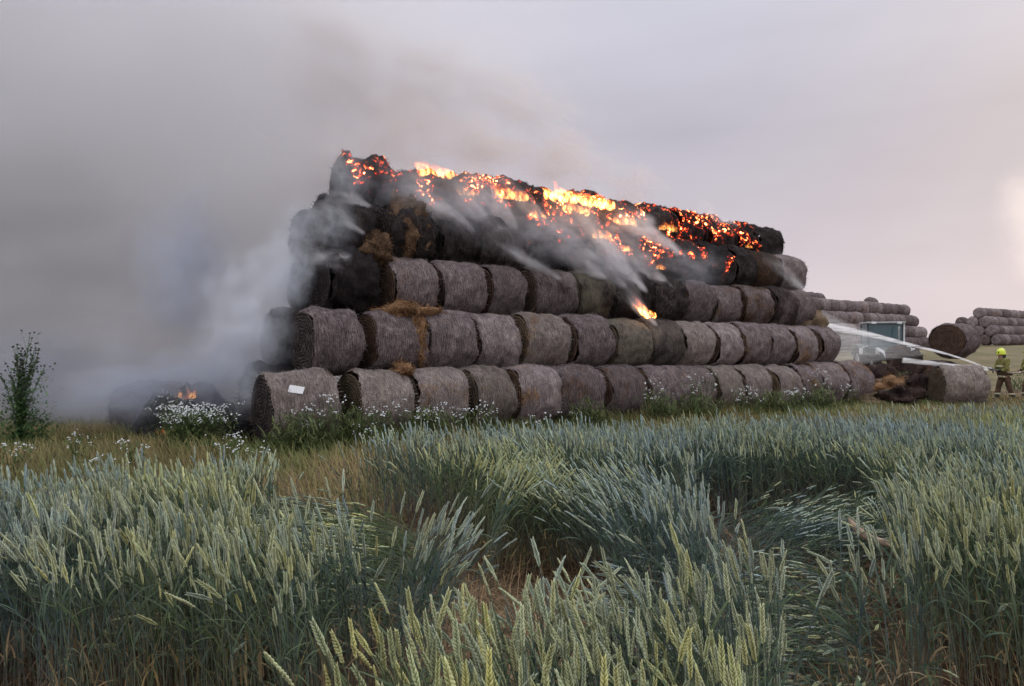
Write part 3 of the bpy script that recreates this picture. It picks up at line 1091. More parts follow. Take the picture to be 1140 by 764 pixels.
def cap_far(me, i):
    bm = bmesh.new()
    bm.from_mesh(me)
    bm.edges.ensure_lookup_table()
    be = [e for e in bm.edges if e.is_boundary]
    r = bmesh.ops.contextual_create(bm, geom=be)
    bmesh.ops.holes_fill(bm, edges=[e for e in bm.edges if e.is_boundary], sides=0)
    bm.to_mesh(me)
    bm.free()
    me.materials.clear()
    me.materials.append(M['wrap'])


for i, me in enumerate(FAR):
    cap_far(me, i)


def far_bale(p, label, group, rz=YAW):
    o = link('round_bale', random.choice(FAR), None, None)
    o.location = p
    o.rotation_euler = (random.uniform(0, 6), 0, rz + R(random.uniform(-4, 4)))
    q = random.uniform(0.96, 1.05)
    o.scale = (random.uniform(0.94, 1.0), q, q)
    o['char'] = random.uniform(0, 0.1); o['ember'] = 0.0
    o['brown'] = random.uniform(0, 0.25); o['green'] = 0.0
    return tag(o, label, 'hay bale', group)


rowtxt = ['bottom', 'second', 'third', 'top']
o1 = Vector(((880 - CX) / F * 69.0, 69.0, 0))
for k in range(4):
    for i in range(20):
        c = o1 + U * (1.4 * (i - 1.2 - 0.3 * k)) + NB * (BACK * k)
        px = CX + F * c.x / c.y
        if px < 880 or (k == 0 and i > 21):
            continue
        zb = 2.0
        far_bale((c.x, c.y, zb + 0.7 + RISE * k), f'small grey round bale in the {rowtxt[k]} row of the distant stack behind the tractor', f'{rowtxt[k]} row bales of the stack behind the tractor')
for i in (7, 8, 15):
    c = o1 + U * (1.4 * (i - 1.9)) + NB * (BACK * 4)
    far_bale((c.x, c.y, 2.0 + 0.35 + RISE * 3 + 0.95), 'small grey round bale bulging above the top row of the distant stack', 'bales topping the stack behind the tractor')
o2 = Vector(((1109 - CX) / F * 94.0, 94.0, 0))
zb = ground_z(0, 95)
for k in range(4):
    for i in range(10):
        c = o2 + U * (1.4 * (i + 0.5)) + NB * (BACK * k)
        far_bale((c.x, c.y, zb + 0.65 + 1.12 * k), f'small grey round bale in the {rowtxt[k]} row of the far right stack', f'{rowtxt[k]} row bales of the far right stack')
for k, js in ((0, (1, 2, 3)), (1, (1, 2)), (2, (1, 2)), (3, ())):
    for j in js:
        c = o2 + U * 0.65 + NB * (BACK * k + 2 * BACK * j)
        far_bale((c.x, c.y, zb + 0.65 + 1.12 * k), f'dark round bale in the {rowtxt[k]} row of the far right gable', f'{rowtxt[k]} row gable bales of the far right stack')


# ------------------------------------------------------------------ loose hay
def hay_pile(loc, rx, ry, h, mat, label, rz=0.0, n=700, seed=1, name='hay_heap', cat='hay heap', lump=0.35, group=None, slen=(0.1, 0.35), wid=0.006):
    rg = random.Random(seed)
    V, Fs = [], []
    nr, seg = 12, 36
    for i in range(nr + 1):
        f = i / nr
        for k in range(seg):
            an = 2 * math.pi * k / seg
            x, y = f * math.cos(an), f * math.sin(an)
            nz = fbm(Vector((x * 2.2 + seed * 4.3, y * 2.2, seed)), 4)
            hh = h * max(0.0, (1 - f * f) ** 0.8 * (1 + lump * 1.3 * nz) + 0.12 * nz * (1 - f))
            w = 1 + 0.25 * fbm(Vector((math.cos(an) * 1.4, math.sin(an) * 1.4, seed * 2.2)), 2)
            V.append(Vector((x * rx * w, y * ry * w, hh - 0.03)))
    for i in range(nr):
        for k in range(seg):
            k2 = (k + 1) % seg
            Fs.append((i * seg + k, (i + 1) * seg + k, (i + 1) * seg + k2, i * seg + k2))
    base = len(V)

    def place():
        i = rg.randrange(0, nr); k = rg.randrange(seg)
        p = V[i * seg + k].lerp(V[(i + 1) * seg + (k + 1) % seg], rg.random())
        nn = (Vector((p.x / rx ** 2, p.y / ry ** 2, 0.6 / max(h, 0.05))).normalized())
        t = Vector((rg.gauss(0, 1), rg.gauss(0, 1), rg.gauss(0, 0.5)))
        t = (t - nn * t.dot(nn) * 0.7).normalized()
        return p, t, nn
    v2, f2 = strands(n, place, rg, slen[0], slen[1], wid)
    Vn, Fn = list(V), list(Fs)
    Vn += v2; Fn += [tuple(i + base for i in f) for f in f2]
    o = link(name, mesh(name, Vn, Fn, True), mat)
    o.location = loc
    o.rotation_euler = (0, 0, rz)
    return tag(o, label, cat, group)


def hay_tuft(loc, r, mat, label, n, seed, rz=YAW, tilt=0.0, wid=0.006):
    """ragged lump of loose hay"""
    rg = random.Random(seed)
    m = MB().ball((0, 0, 0), 1.0, 30, 18)
    V = []
    for v in m.v:
        u = v.normalized()
        k = 1 + 0.75 * fbm(u * 1.3 + Vector((seed, 0, 0)), 2) + 0.3 * fbm(u * 4.0 + Vector((0, seed, 0)), 4)
        V.append(Vector((u.x * r[0] * k, u.y * r[1] * k, u.z * r[2] * k)))
    Fs = list(m.f)
    nv = len(V)

    def place():
        p = V[rg.randrange(nv)].copy()
        nn = Vector((p.x / r[0] ** 2, p.y / r[1] ** 2, p.z / r[2] ** 2)).normalized()
        t = Vector((rg.gauss(0, 1), rg.gauss(0, 1), rg.gauss(-0.3, 0.8)))
        t = (t - nn * t.dot(nn) * 0.5).normalized()
        return p, t, nn
    v2, f2 = strands(n, place, rg, 0.08, 0.32, wid)
    Fs += [tuple(i + nv for i in f) for f in f2]
    o = link('hay_clump', mesh('hay_clump', V + v2, Fs, True), mat)
    o.location = loc
    o.rotation_euler = (tilt, 0, rz)
    return tag(o, label, 'hay')


# caught on the stack
hay_tuft(on_face(452, 349, -0.22), (0.62, 0.3, 0.17), M['hay'], 'orange brown loose hay spilled over second row bales near the left', 1300, 3, tilt=R(-28))
hay_tuft(on_face(466, 376, -0.12), (0.12, 0.2, 0.42), M['hay'], 'narrow hang of brown hay between two second row bales', 500, 4)
hay_tuft(on_face(418, 278, -0.25), (0.32, 0.3, 0.30), M['hay_singed'], 'brown hay tuft over the charred end of the middle row', 800, 5)
hay_tuft(on_face(452, 258, -0.35), (0.52, 0.4, 0.62), M['hay_singed'], 'tall brown hay face torn from the fourth row', 1300, 6)
hay_tuft(on_plane(909, 0.72) + Vector((0, 0, 2.5)), (0.42, 0.4, 0.42), M['hay_pale'], 'pointed straw tuft on the right end of the second row', 700, 7)
hay_tuft(on_face(446, 412, -0.2), (0.16, 0.25, 0.12), M['hay'], 'small brown hay tuft on top of the bottom row', 400, 8)
hay_tuft(on_face(383, 297, -0.42), (0.5, 0.3, 0.2), M['hay_singed'], 'brown singed hay patch on the half charred bale', 700, 9, tilt=R(-35))
# at the right end
def heap(px, d, z, r, mat, label, n, seed, rz=0.0):
    hay_tuft(on_ground(px, d) + Vector((0, 0, z)), r, mat, label, n, seed, rz, 0.0, 0.009)['category'] = 'hay heap'


heap(948, 26.4, 0.45, (0.75, 0.6, 0.62), M['hay'], 'tall brown hay heap against the right end of the stack', 1200, 11, 0.4)
heap(931, 25.9, 0.25, (0.6, 0.4, 0.45), M['hay_pale'], 'pale torn straw lying against the last bottom bale', 800, 21)
heap(972, 25.2, 0.1, (1.25, 0.7, 0.30), M['hay_pale'], 'low pale hay spill before the torn bale', 1600, 12, 0.1)
heap(1000, 26.8, 0.38, (0.8, 0.6, 0.40), M['hay'], 'brown hay heap left of the netted bale', 1000, 13)
heap(1003, 24.6, 0.26, (0.55, 0.42, 0.36), M['hay_wet'], 'dark wet lump of hay at the front of the heaps', 800, 14)
heap(1019, 26.6, 0.45, (0.6, 0.6, 0.5), M['hay_wet'], 'dark soaked hay mound under the water jet', 900, 15)
heap(1000, 31.0, 0.6, (1.3, 0.9, 1.0), M['hay_wet'], 'broad dark hay mound before the tractor', 900, 22)
hay_pile(on_ground(1120, 29.5), 2.6, 1.0, 0.2, M['hay_pale'], 'thin spread of reddish straw behind the firefighters', 0.0, 1500, 16, wid=0.011)
# burnt remains at the left
hay_pile(on_ground(212, 15.8), 1.2, 0.9, 0.95, M['soot'], 'low black heap of burnt hay with a flame on it', 0.1, 900, 17, 'burnt_heap')
hay_pile(on_ground(262, 15.6), 1.2, 0.9, 0.5, M['soot'], 'black burnt hay spread beside the stack foot', 0.3, 900, 18, 'burnt_heap')
bale(on_ground(168, 17.2) + Vector((0, 0, -0.25)), R(50), 'fallen charred bale half hidden in smoke beside the small ground fire', 'bales of the burning stack', 1.0, 0, 0.2, 0, scale=(1, 1, 0.9))

# ------------------------------------------------------------------ white card on the first bale
def card():
    p = on_face(330, 432, 0.06)
    p = on_plane(330, -0.70)
    t = thing('small_sign', 'small white blank card sign stuck in the leftmost bottom bale', 'sign', (p.x + 0.0, p.y - 0.02, 1.02), YAW * 0.3)
    V = [(-0.14, -0.004, -0.055), (0.12, -0.004, -0.075), (0.15, -0.004, 0.05), (-0.11, -0.004, 0.075)]
    V += [(x, 0.004, z) for x, y, z in V]
    o = link('panel', mesh('panel', V, [(0, 1, 2, 3), (7, 6, 5, 4), (0, 4, 5, 1), (1, 5, 6, 2), (2, 6, 7, 3), (3, 7, 4, 0)]), M['white'], t)
    o.rotation_euler = (R(-14), R(4), 0)
    MB().tube([(0.01, 0.02, -0.06), (0.012, 0.05, -0.15)], [0.012, 0.006], 6).build('peg', M['white'], t)


card()


# ------------------------------------------------------------------ weeds and flowers
def flower_clump(loc, h, spread, nb, label, seed, white=1.0, bsize=0.02, foliage=1.0):
    rg = np.random.default_rng(seed)
    t = thing('flowering_weed', label, 'weed', loc, 0, 'white flowering weeds along the bales')
    n = nb
    hx = rg.normal(0, spread * 0.5, n); hy = rg.normal(0, spread * 0.4, n)
    hz = h * rg.uniform(0.55, 1.0, n)
    # stems
    ang = np.arctan2(hy, hx)
    m = MB()
    for i in range(n):
        m.tube([(hx[i] * 0.25, hy[i] * 0.25, 0), (hx[i] * 0.7, hy[i] * 0.7, hz[i] * 0.6), (hx[i], hy[i], hz[i])], [0.004, 0.003, 0.002], 3, False)
    nl = int(nb * 5 * foliage)
    X = rg.normal(0, spread * 0.45, nl); Y = rg.normal(0, spread * 0.4, nl)
    Z = h * rg.uniform(0.0, 0.75, nl)
    col = lerp(np.array([[0.05, 0.09, 0.03]]), np.array([[0.15, 0.19, 0.07]]), rg.random((nl, 1)))
    v, f, c = ribbons(X, Y, Z, rg.uniform(0, 6.28, nl), rg.uniform(0.08, 0.2, nl), 0.011 * np.ones(nl), rg.uniform(0.2, 1.3, nl), rg.uniform(-0.6, 0.6, nl), col)
    o = len(v)
    sv = np.array([tuple(x) for x in m.v]).reshape(-1, 3)
    st = []
    for q in m.f:
        st += [(q[0], q[1], q[2]), (q[0], q[2], q[3])]
    V = np.concatenate([v, sv]); T = np.concatenate([f, np.array(st) + o])
    Cc = np.concatenate([c, np.tile(np.array([[0.10, 0.14, 0.06]]), (len(sv), 1))])
    link('foliage', big_mesh('foliage', V, T, Cc), M['plant'], t)
    b = MB()
    for i in range(n):
        for q in range(rg.integers(1, 5)):
            c0 = Vector((hx[i] + rg.normal(0, 0.025), hy[i] + rg.normal(0, 0.025), hz[i] + rg.normal(0, 0.02)))
            r = bsize * rg.uniform(0.6, 1.2)
            tl = Vector((rg.normal(0, 0.4), rg.normal(0, 0.4) - 0.5, 1)).normalized()
            a = tl.orthogonal().normalized(); bb = tl.cross(a)
            ring = [c0 + (a * math.cos(k * math.pi / 3) + bb * math.sin(k * math.pi / 3)) * r for k in range(6)]
            b.add([c0 + tl * r * 0.35] + ring + [c0 - tl * r * 0.3], [(0, 1 + k, 1 + (k + 1) % 6) for k in range(6)] + [(7, 1 + (k + 1) % 6, 1 + k) for k in range(6)])
    b.build('blossom', M['petal'], t)


FLOWERS = [  # column, depth (None: foot of the stack), height, spread, blossoms, where
    (216, 13.4, 0.78, 0.6, 330, 'large bushy weed dense with white blossom before the small ground fire'),
    (196, 15.0, 0.95, 0.3, 26, 'smoke dimmed white flowering weed left of the ground fire'),
    (178, 15.2, 1.0, 0.3, 22, 'pale flowering weed standing in thin smoke, left of the burnt heap'),
    (150, 11.2, 0.42, 0.25, 14, 'low white flowers in brown grass below the fallen charred bale'),
    (84, 11.6, 0.5, 0.25, 14, 'low white flowers in brown grass right of the tall weed'),
    (14, 10.6, 0.5, 0.3, 14, 'low white flowers at the foot of the tall weed'),
    (252, 11.2, 0.5, 0.4, 16, 'sparse white flowers in the grass below the burnt hay'),
    (276, 10.4, 0.55, 0.3, 14, 'thin white flowers at the wheat edge left of the stack'),
    (100, 10.0, 0.35, 0.3, 8, 'few tiny white flowers at the wheat edge, near the left'),
    (343, None, 0.75, 0.4, 42, 'white flowers in front of the sagging bale with the card'),
    (372, None, 0.95, 0.3, 30, 'tall white flowers between the first two bottom bales'),
    (405, None, 0.45, 0.4, 26, 'low white flowers at the foot of the second bottom bale'),
    (424, None, 0.75, 0.4, 34, 'white flowers before the second bottom bale'),
    (462, None, 0.8, 0.35, 40, 'dense white flowers before the third bottom bale'),
    (486, None, 0.75, 0.3, 22, 'white flowers at the middle of the third bottom bale'),
    (512, None, 0.6, 0.35, 40, 'dense low white flowers between third and fourth bottom bales'),
    (541, None, 0.75, 0.35, 30, 'white flowers before the fourth bottom bale'),
    (598, None, 0.45, 0.35, 20, 'low white flowers before the fifth bottom bale'),
    (640, None, 0.4, 0.35, 10, 'few white flowers before the sixth bottom bale'),
    (731, None, 0.95, 0.4, 34, 'tall white flowering weed near the middle of the bottom row'),
    (778, None, 1.15, 0.5, 40, 'tallest white flowering weed, right of the middle of the bottom row'),
    (826, None, 0.7, 0.3, 26, 'small bright white flowers right of the tallest flowering weed'),
    (842, None, 0.6, 0.3, 16, 'sparse white flowers left of the two right clumps'),
    (884, None, 0.7, 0.4, 44, 'dense white clump before the right part of the bottom row'),
    (914, None, 1.1, 0.4, 30, 'tall white flowers near the right end of the bottom row'),
    (950, None, 0.7, 0.3, 18, 'white flowers before the hay heap at the stack end'),
]
for i, (px, d, h, sp, nb, lab) in enumerate(FLOWERS):
    if d is None:
        p = on_plane(px, -1.15 - 0.25 * (i % 3))
        nb = int(nb * 0.62)
        if px > 600:
            h *= 1.1
    else:
        p = on_ground(px, d)
    flower_clump((p.x, p.y, 0), h, sp, nb, lab, 100 + i, bsize=0.010 + 0.0004 * p.y)


def tall_weed():
    rg = np.random.default_rng(5)
    p = on_ground(24, 14.2)
    t = thing('tall_weed', 'tall leafy green weed with dark flower heads at the smoky left edge', 'weed', (p.x, p.y, 0))
    stems, heads = MB(), MB()
    LX, LY, LZ, LA = [], [], [], []
    for i in range(17):
        a = rg.uniform(0, 6.28); lean = rg.uniform(0.02, 0.55)
        H = rg.uniform(1.2, 2.0) * (1 - 0.28 * lean)
        if i == 0:
            a, lean, H = 0.3, 0.12, 2.0
        pts = []
        for k in range(7):
            f = k / 6
            pts.append((math.cos(a) * lean * f ** 1.6 * 1.0 + rg.normal(0, 0.01), math.sin(a) * lean * f ** 1.6, H * f))
        stems.tube(pts, [0.010 * (1 - 0.75 * k / 6) for k in range(7)], 5, False)
        for q in range(110):
            f = rg.uniform(0.08, 0.9)
            j = min(5, int(f * 6)); g = f * 6 - j
            b = [pts[j][c] * (1 - g) + pts[j + 1][c] * g for c in range(3)]
            LX.append(b[0]); LY.append(b[1]); LZ.append(b[2]); LA.append(rg.uniform(0, 6.28))
        for q in range(7):
            b = pts[6 - (q % 2)]
            c0 = (b[0] + rg.normal(0, 0.05), b[1] + rg.normal(0, 0.05), b[2] + rg.normal(0.0, 0.07))
            stems.tube([pts[5], c0], [0.003, 0.002], 3, False)
            heads.ball(c0, (0.022, 0.022, 0.016), 6, 4)
    for q in range(1100):
        LX.append(rg.normal(0.05, 0.2)); LY.append(rg.normal(0, 0.2)); LZ.append(abs(rg.normal(0.2, 0.55))); LA.append(rg.uniform(0, 6.28))
    n = len(LX)
    z = np.array(LZ)
    col = lerp(np.array([[0.06, 0.125, 0.05]]), np.array([[0.15, 0.24, 0.09]]), rg.random((n, 1)))
    v, f, c = ribbons(np.array(LX), np.array(LY), z, np.array(LA), rg.uniform(0.09, 0.2, n) * (1.15 - 0.3 * z), 0.017 * np.ones(n), rg.uniform(0.1, 1.0, n), rg.uniform(-0.8, 0.3, n), col)
    link('foliage', big_mesh('foliage', v, f, c), M['plant'], t)
    stems.build('stem', plain('weed_stem', (0.07, 0.10, 0.045), 0.8), t)
    heads.build('flower_head', plain('dark_flower_heads', (0.05, 0.055, 0.045), 0.9), t)


tall_weed()


def green_bush(px, d, h, w, label, seed):
    rg = np.random.default_rng(seed)
    p = on_ground(px, d)
    n = 520
    a = rg.uniform(0, 6.28, n)
    X, Y = np.clip(rg.normal(0, w * 0.36, n), -w * 0.6, w * 0.6), np.clip(rg.normal(0, w * 0.3, n), -w * 0.45, w * 0.45)
    Z = np.clip(np.abs(rg.normal(0.3, 0.28, n)), 0, 0.8) * h * (1 - 0.5 * (np.abs(X) / w) ** 1.5)
    col = lerp(np.array([[0.05, 0.08, 0.03]]), np.array([[0.17, 0.19, 0.08]]), rg.random((n, 1)))
    v, f, c = ribbons(X, Y, Z, a, rg.uniform(0.12, 0.3, n), 0.015 * np.ones(n), rg.uniform(0.2, 1.4, n), rg.uniform(-0.6, 0.5, n), col)
    o = link('green_weed', big_mesh('green_weed', v, f, c), M['plant'])
    o.location = p
    tag(o, label, 'weed')


for i, (px, w, lab) in enumerate(((330, 0.7, 'leafy green weeds hiding the foot of the leftmost bottom bale'), (395, 0.6, 'leafy green weeds before the gap between the first two bottom bales'),
                                 (478, 0.5, 'low green weeds at the foot of the third bottom bale'), (655, 0.6, 'low green weeds before the middle of the bottom row'),
                                 (735, 0.6, 'green weeds round the tall white flowers at the bottom row middle'), (775, 0.9, 'bushy green weeds below the tallest white flowers'),
                                 (860, 0.6, 'green weeds before the right part of the bottom row'), (915, 0.7, 'green weeds near the right end of the bottom row'))):
    p = on_plane(px, -1.35)
    green_bush(px, p.y, 0.75, w, lab, 40 + i)
green_bush(1006, 27.2, 1.2, 0.8, 'leafy green weed among the hay heaps before the tractor', 3)
green_bush(1132, 33, 1.0, 0.9, 'low green weed behind the firefighters', 4)


# ------------------------------------------------------------------ hose in the wheat
def hose_piece():
    pts = []
    for px, py, d in ((946, 578, 6.75), (951, 585, 6.6), (958, 593, 6.45), (968, 599, 6.35), (980, 603, 6.25), (992, 606, 6.15), (1004, 611, 6.0)):
        pts.append(at(px, py, d * 0.87))
    base = Vector((pts[3].x, pts[3].y, 0))
    o = MB().tube([p - base for p in pts], [0.022, 0.029, 0.03, 0.027, 0.026, 0.024, 0.02], 10).build('hose', M['tan_hose'], None, True)
    o.location = base
    tag(o, 'short curved tan hose lying in the flattened wheat hollow', 'hose')


hose_piece()


# ------------------------------------------------------------------ firefighters
def skin_mesh(name, joints, edges, root=0, lv=2):
    me = bpy.data.meshes.new(name)
    me.from_pydata([j[0] for j in joints], edges, [])
    o = bpy.data.objects.new(name, me)
    C.objects.link(o)
    sk = o.modifiers.new('skin', 'SKIN')
    sk.use_smooth_shade = True
    for i, (p, r) in enumerate(joints):
        sv = me.skin_vertices[0].data[i]
        sv.radius = (r, r) if not hasattr(r, '__len__') else r
        sv.use_root = i == root
    sb = o.modifiers.new('sub', 'SUBSURF')
    sb.levels = lv; sb.render_levels = lv
    dg = bpy.context.evaluated_depsgraph_get()
    ev = o.evaluated_get(dg)
    out = bpy.data.meshes.new_from_object(ev)
    out.name = name
    bpy.data.objects.remove(o)
    bpy.data.meshes.remove(me)
    out.polygons.foreach_set('use_smooth', [True] * len(out.polygons))
    return out


def firefighter(loc, rz, label, hands, tint_visor=True):
    """faces local -x; hands = left and right palm positions in local space"""
    t = thing('person', label, 'person', loc, rz, 'firefighters on the hose')
    # skeleton
    pel, ab, ch, nk, hd = (0.04, 0, 0.96), (0.02, 0, 1.14), (-0.03, 0, 1.36), (-0.06, 0, 1.50), (-0.09, 0, 1.62)
    J = [(pel, 0.145), (ab, 0.14), (ch, 0.165), (nk, 0.062), (hd, 0.088), ((-0.09, 0, 1.70), 0.082)]
    E = [(0, 1), (1, 2), (2, 3), (3, 4), (4, 5)]
    legs = {}
    for s, kx, fx in ((1, -0.10, -0.17), (-1, 0.10, 0.20)):
        b = len(J)
        J += [((0.03, 0.10 * s, 0.90), 0.105), ((kx, 0.13 * s, 0.50), 0.07), ((fx + 0.03, 0.15 * s, 0.10), 0.048), ((fx - 0.14, 0.16 * s, 0.04), 0.04)]
        E += [(0, b), (b, b + 1), (b + 1, b + 2), (b + 2, b + 3)]
        legs[s] = [J[b][0], J[b + 1][0], J[b + 2][0]]
    arms = {}
    for s in (1, -1):
        h = Vector(hands[0 if s == 1 else 1])
        sh = Vector((-0.03, 0.20 * s, 1.41))
        mid = (sh + h) / 2 + Vector((0.10, 0.12 * s, -0.13))
        wr = h + (mid - h).normalized() * 0.09
        b = len(J)
        J += [(tuple(sh), 0.066), (tuple(mid), 0.05), (tuple(wr), 0.036), (tuple(h), 0.034)]
        E += [(2, b), (b, b + 1), (b + 1, b + 2), (b + 2, b + 3)]
        arms[s] = (sh, mid, wr, h)
        # fingers curling round what is held
        d = (h - wr).normalized()
        side = Vector((0, 1, 0)).cross(d).normalized()
        for q, (ln, off) in enumerate(((0.075, -0.03), (0.085, -0.01), (0.08, 0.01), (0.062, 0.03))):
            r0 = h + side * off
            p1 = r0 + d * ln * 0.6
            p2 = p1 + (d * 0.3 + Vector((0, -s, 0)) * 0.9).normalized() * ln * 0.5
            b2 = len(J)
            J += [(tuple(p1), 0.0105), (tuple(p2), 0.009)]
            E += [(b + 3, b2), (b2, b2 + 1)]
        b2 = len(J)
        p1 = h + side * 0.045 + Vector((0, -s, 0)) * 0.02
        J += [(tuple(p1), 0.012), (tuple(p1 + d * 0.03 + Vector((0, -s, 0)) * 0.03), 0.010)]
        E += [(b + 3, b2), (b2, b2 + 1)]
    link('body', skin_mesh('body', J, E), M['skin'], t)
    # nose, eyes and mouth
    f = MB()
    f.ball((-0.182, 0, 1.625), (0.022, 0.015, 0.022), 8, 6)
    f.build('nose', M['skin'], t, True)
    for s in (1, -1):
        MB().ball((-0.168, 0.032 * s, 1.655), (0.01, 0.014, 0.009), 8, 6).build('eye', M['black'], t, True)
    MB().ball((-0.166, 0, 1.578), (0.012, 0.028, 0.007), 8, 5).build('mouth', plain('lips', (0.3, 0.12, 0.1), 0.6), t, True)
    # jacket
    JJ = [((0.045, 0, 0.86), (0.185, 0.19)), ((0.02, 0, 1.13), (0.175, 0.19)), ((-0.03, 0, 1.37), (0.18, 0.2)), ((-0.055, 0, 1.49), 0.09)]
    EE = [(0, 1), (1, 2), (2, 3)]
    for s in (1, -1):
        sh, mid, wr, h = arms[s]
        b = len(JJ)
        JJ += [(tuple(sh), 0.095), (tuple(mid), 0.078), (tuple(wr), 0.06)]
        EE += [(2, b), (b, b + 1), (b + 1, b + 2)]
    jk = link('jacket', skin_mesh('jacket', JJ, EE), M['jacket'], t)
    # trousers
    JJ = [((0.04, 0, 0.95), (0.16, 0.17))]
    EE = []
    for s in (1, -1):
        b = len(JJ)
        a, k, an = [Vector(x) for x in legs[s]]
        JJ += [(tuple(a), 0.125), (tuple(k), 0.095), (tuple(k.lerp(an, 0.85)), 0.085)]
        EE += [(0, b), (b, b + 1), (b + 1, b + 2)]
    link('trousers', skin_mesh('trousers', JJ, EE), M['trousers'], t)
    # reflective bands
    MB().lathe([(-0.03, 0.205), (0.03, 0.205)], (0.045, 0, 0.86), 'z', 20).build('reflective_band', M['band'], t, True)
    MB().lathe([(-0.025, 0.212), (0.025, 0.206)], (-0.01, 0, 1.22), 'z', 20).build('reflective_band', M['band'], t, True)
    for s in (1, -1):
        a, k, an = [Vector(x) for x in legs[s]]
        c = k.lerp(an, 0.62)
        MB().lathe([(-0.025, 0.098), (0.025, 0.1)], c, 'z', 16).build('reflective_band', M['band'], t, True)
        b = Vector(an)
        m = MB()
        m.box((b.x - 0.06, b.y, 0.055), (0.30, 0.115, 0.11), bev=0.035)
        m.tube([(b.x, b.y, 0.06), (b.x + 0.005, b.y, 0.22)], [0.07, 0.072], 12)
        m.build('boot', M['black'], t, True)
        # glove shells
        sh, mid, wr, h = arms[s]
        MB().tube([wr + (mid - wr) * 0.2, wr, h, h + (h - wr) * 0.25], [0.055, 0.052, 0.05, 0.036], 10).build('glove', M['black'], t, True)
    # helmet with its comb, brim, visor and neck curtain
    m = MB()
    prof = [(1.665, 0.142), (1.69, 0.146), (1.74, 0.14), (1.79, 0.115), (1.825, 0.07), (1.84, 0.0)]
    m.lathe([(a - 1.665, r) for a, r in prof], (-0.085, 0, 1.665), 'z', 20)
    m.tube([(-0.21, 0, 1.74), (-0.15, 0, 1.82), (-0.07, 0, 1.85), (0.01, 0, 1.81), (0.055, 0, 1.73)], 0.016, 6)
    m.lathe([(0.0, 0.142), (-0.02, 0.155), (-0.045, 0.15), (-0.06, 0.135)], (-0.075, 0, 1.675), 'z', 20)
    hm = m.build('helmet', M['helmet'], t, True)
    MB().box((-0.205, 0, 1.70), (0.03, 0.17, 0.07), bev=0.012).build('visor', M['black'], hm, True)
    m = MB()
    m.lathe([(0.0, 0.135), (-0.10, 0.125), (-0.16, 0.14)], (-0.06, 0, 1.635), 'z', 20)
    V = [v for v in m.v]
    keep = [fc for fc in m.f if sum(V[i].x for i in fc) / 4 > -0.09]
    m.f = keep
    m.build('neck_curtain', M['black'], t, True)
    return t


FD = 27.2
fp = on_ground(1117, FD)
nozz = at(1099.5, 410, FD - 0.1) - fp                      # nozzle mouth relative to the man
hl = (nozz.x + 0.20, 0.05, nozz.z - 0.045)
hr = (nozz.x + 0.36, -0.07, nozz.z - 0.10)
firefighter(fp, 0.0, 'person in olive turnout gear and lime helmet aiming a water nozzle', (hl, hr))
fp2 = on_ground(1147, FD + 0.4)
firefighter(fp2, 0.12, 'person in olive turnout gear holding the hose at the right picture edge', ((-0.40, 0.06, 1.05), (-0.26, -0.10, 1.0)))


def nozzle_and_hose():
    a = fp + nozz
    t = thing('fire_nozzle', 'short dark fire nozzle held by the lime helmeted person', 'nozzle', a)
    d = Vector((1, 0.02, -0.22)).normalized()
    MB().tube([d * 0.0, d * 0.05, d * 0.06, d * 0.2, d * 0.21, d * 0.34], [0.028, 0.03, 0.042, 0.036, 0.03, 0.03], 12).build('barrel', M['steel'], t, True)
    MB().tube([d * 0.18, d * 0.18 + Vector((0.01, 0, -0.14))], [0.016, 0.018], 8).build('grip', M['black'], t, True)
    MB().tube([d * 0.12 + Vector((0, 0.05, 0)), d * 0.16 + Vector((0, 0.05, 0.07)), d * 0.16 + Vector((0, -0.05, 0.07)), d * 0.12 + Vector((0, -0.05, 0))], 0.008, 6).build('valve_handle', M['black'], t, True)
    b = a + d * 0.34
    pts = [b, b + Vector((0.18, 0.0, -0.05)), fp + Vector((0.16, -0.27, 0.98)), fp + Vector((0.5, -0.1, 0.98)), fp2 + Vector((-0.33, -0.02, 1.0)), fp2 + Vector((0.2, -0.28, 0.9)),
           fp2 + Vector((0.9, -0.2, 0.45)), fp2 + Vector((1.5, 0.1, 0.06)), fp2 + Vector((3.2, 0.9, 0.045)), fp2 + Vector((6.0, 0.6, 0.045))]
    fine = []
    for i in range(len(pts) - 1):
        p0, p1, p2, p3 = pts[max(i - 1, 0)], pts[i], pts[i + 1], pts[min(i + 2, len(pts) - 1)]
        for k in range(6):
            s = k / 6
            fine.append(0.5 * ((2 * p1) + (p2 - p0) * s + (2 * p0 - 5 * p1 + 4 * p2 - p3) * s * s + (3 * p1 - p0 - 3 * p2 + p3) * s ** 3))
    fine.append(pts[-1])
    o = MB().tube([p - fp for p in fine], 0.032, 10).build('fire_hose', M['hose'], None, True)
    o.location = fp
    tag(o, 'pale fire hose running from the nozzle past both firefighters', 'hose')


nozzle_and_hose()


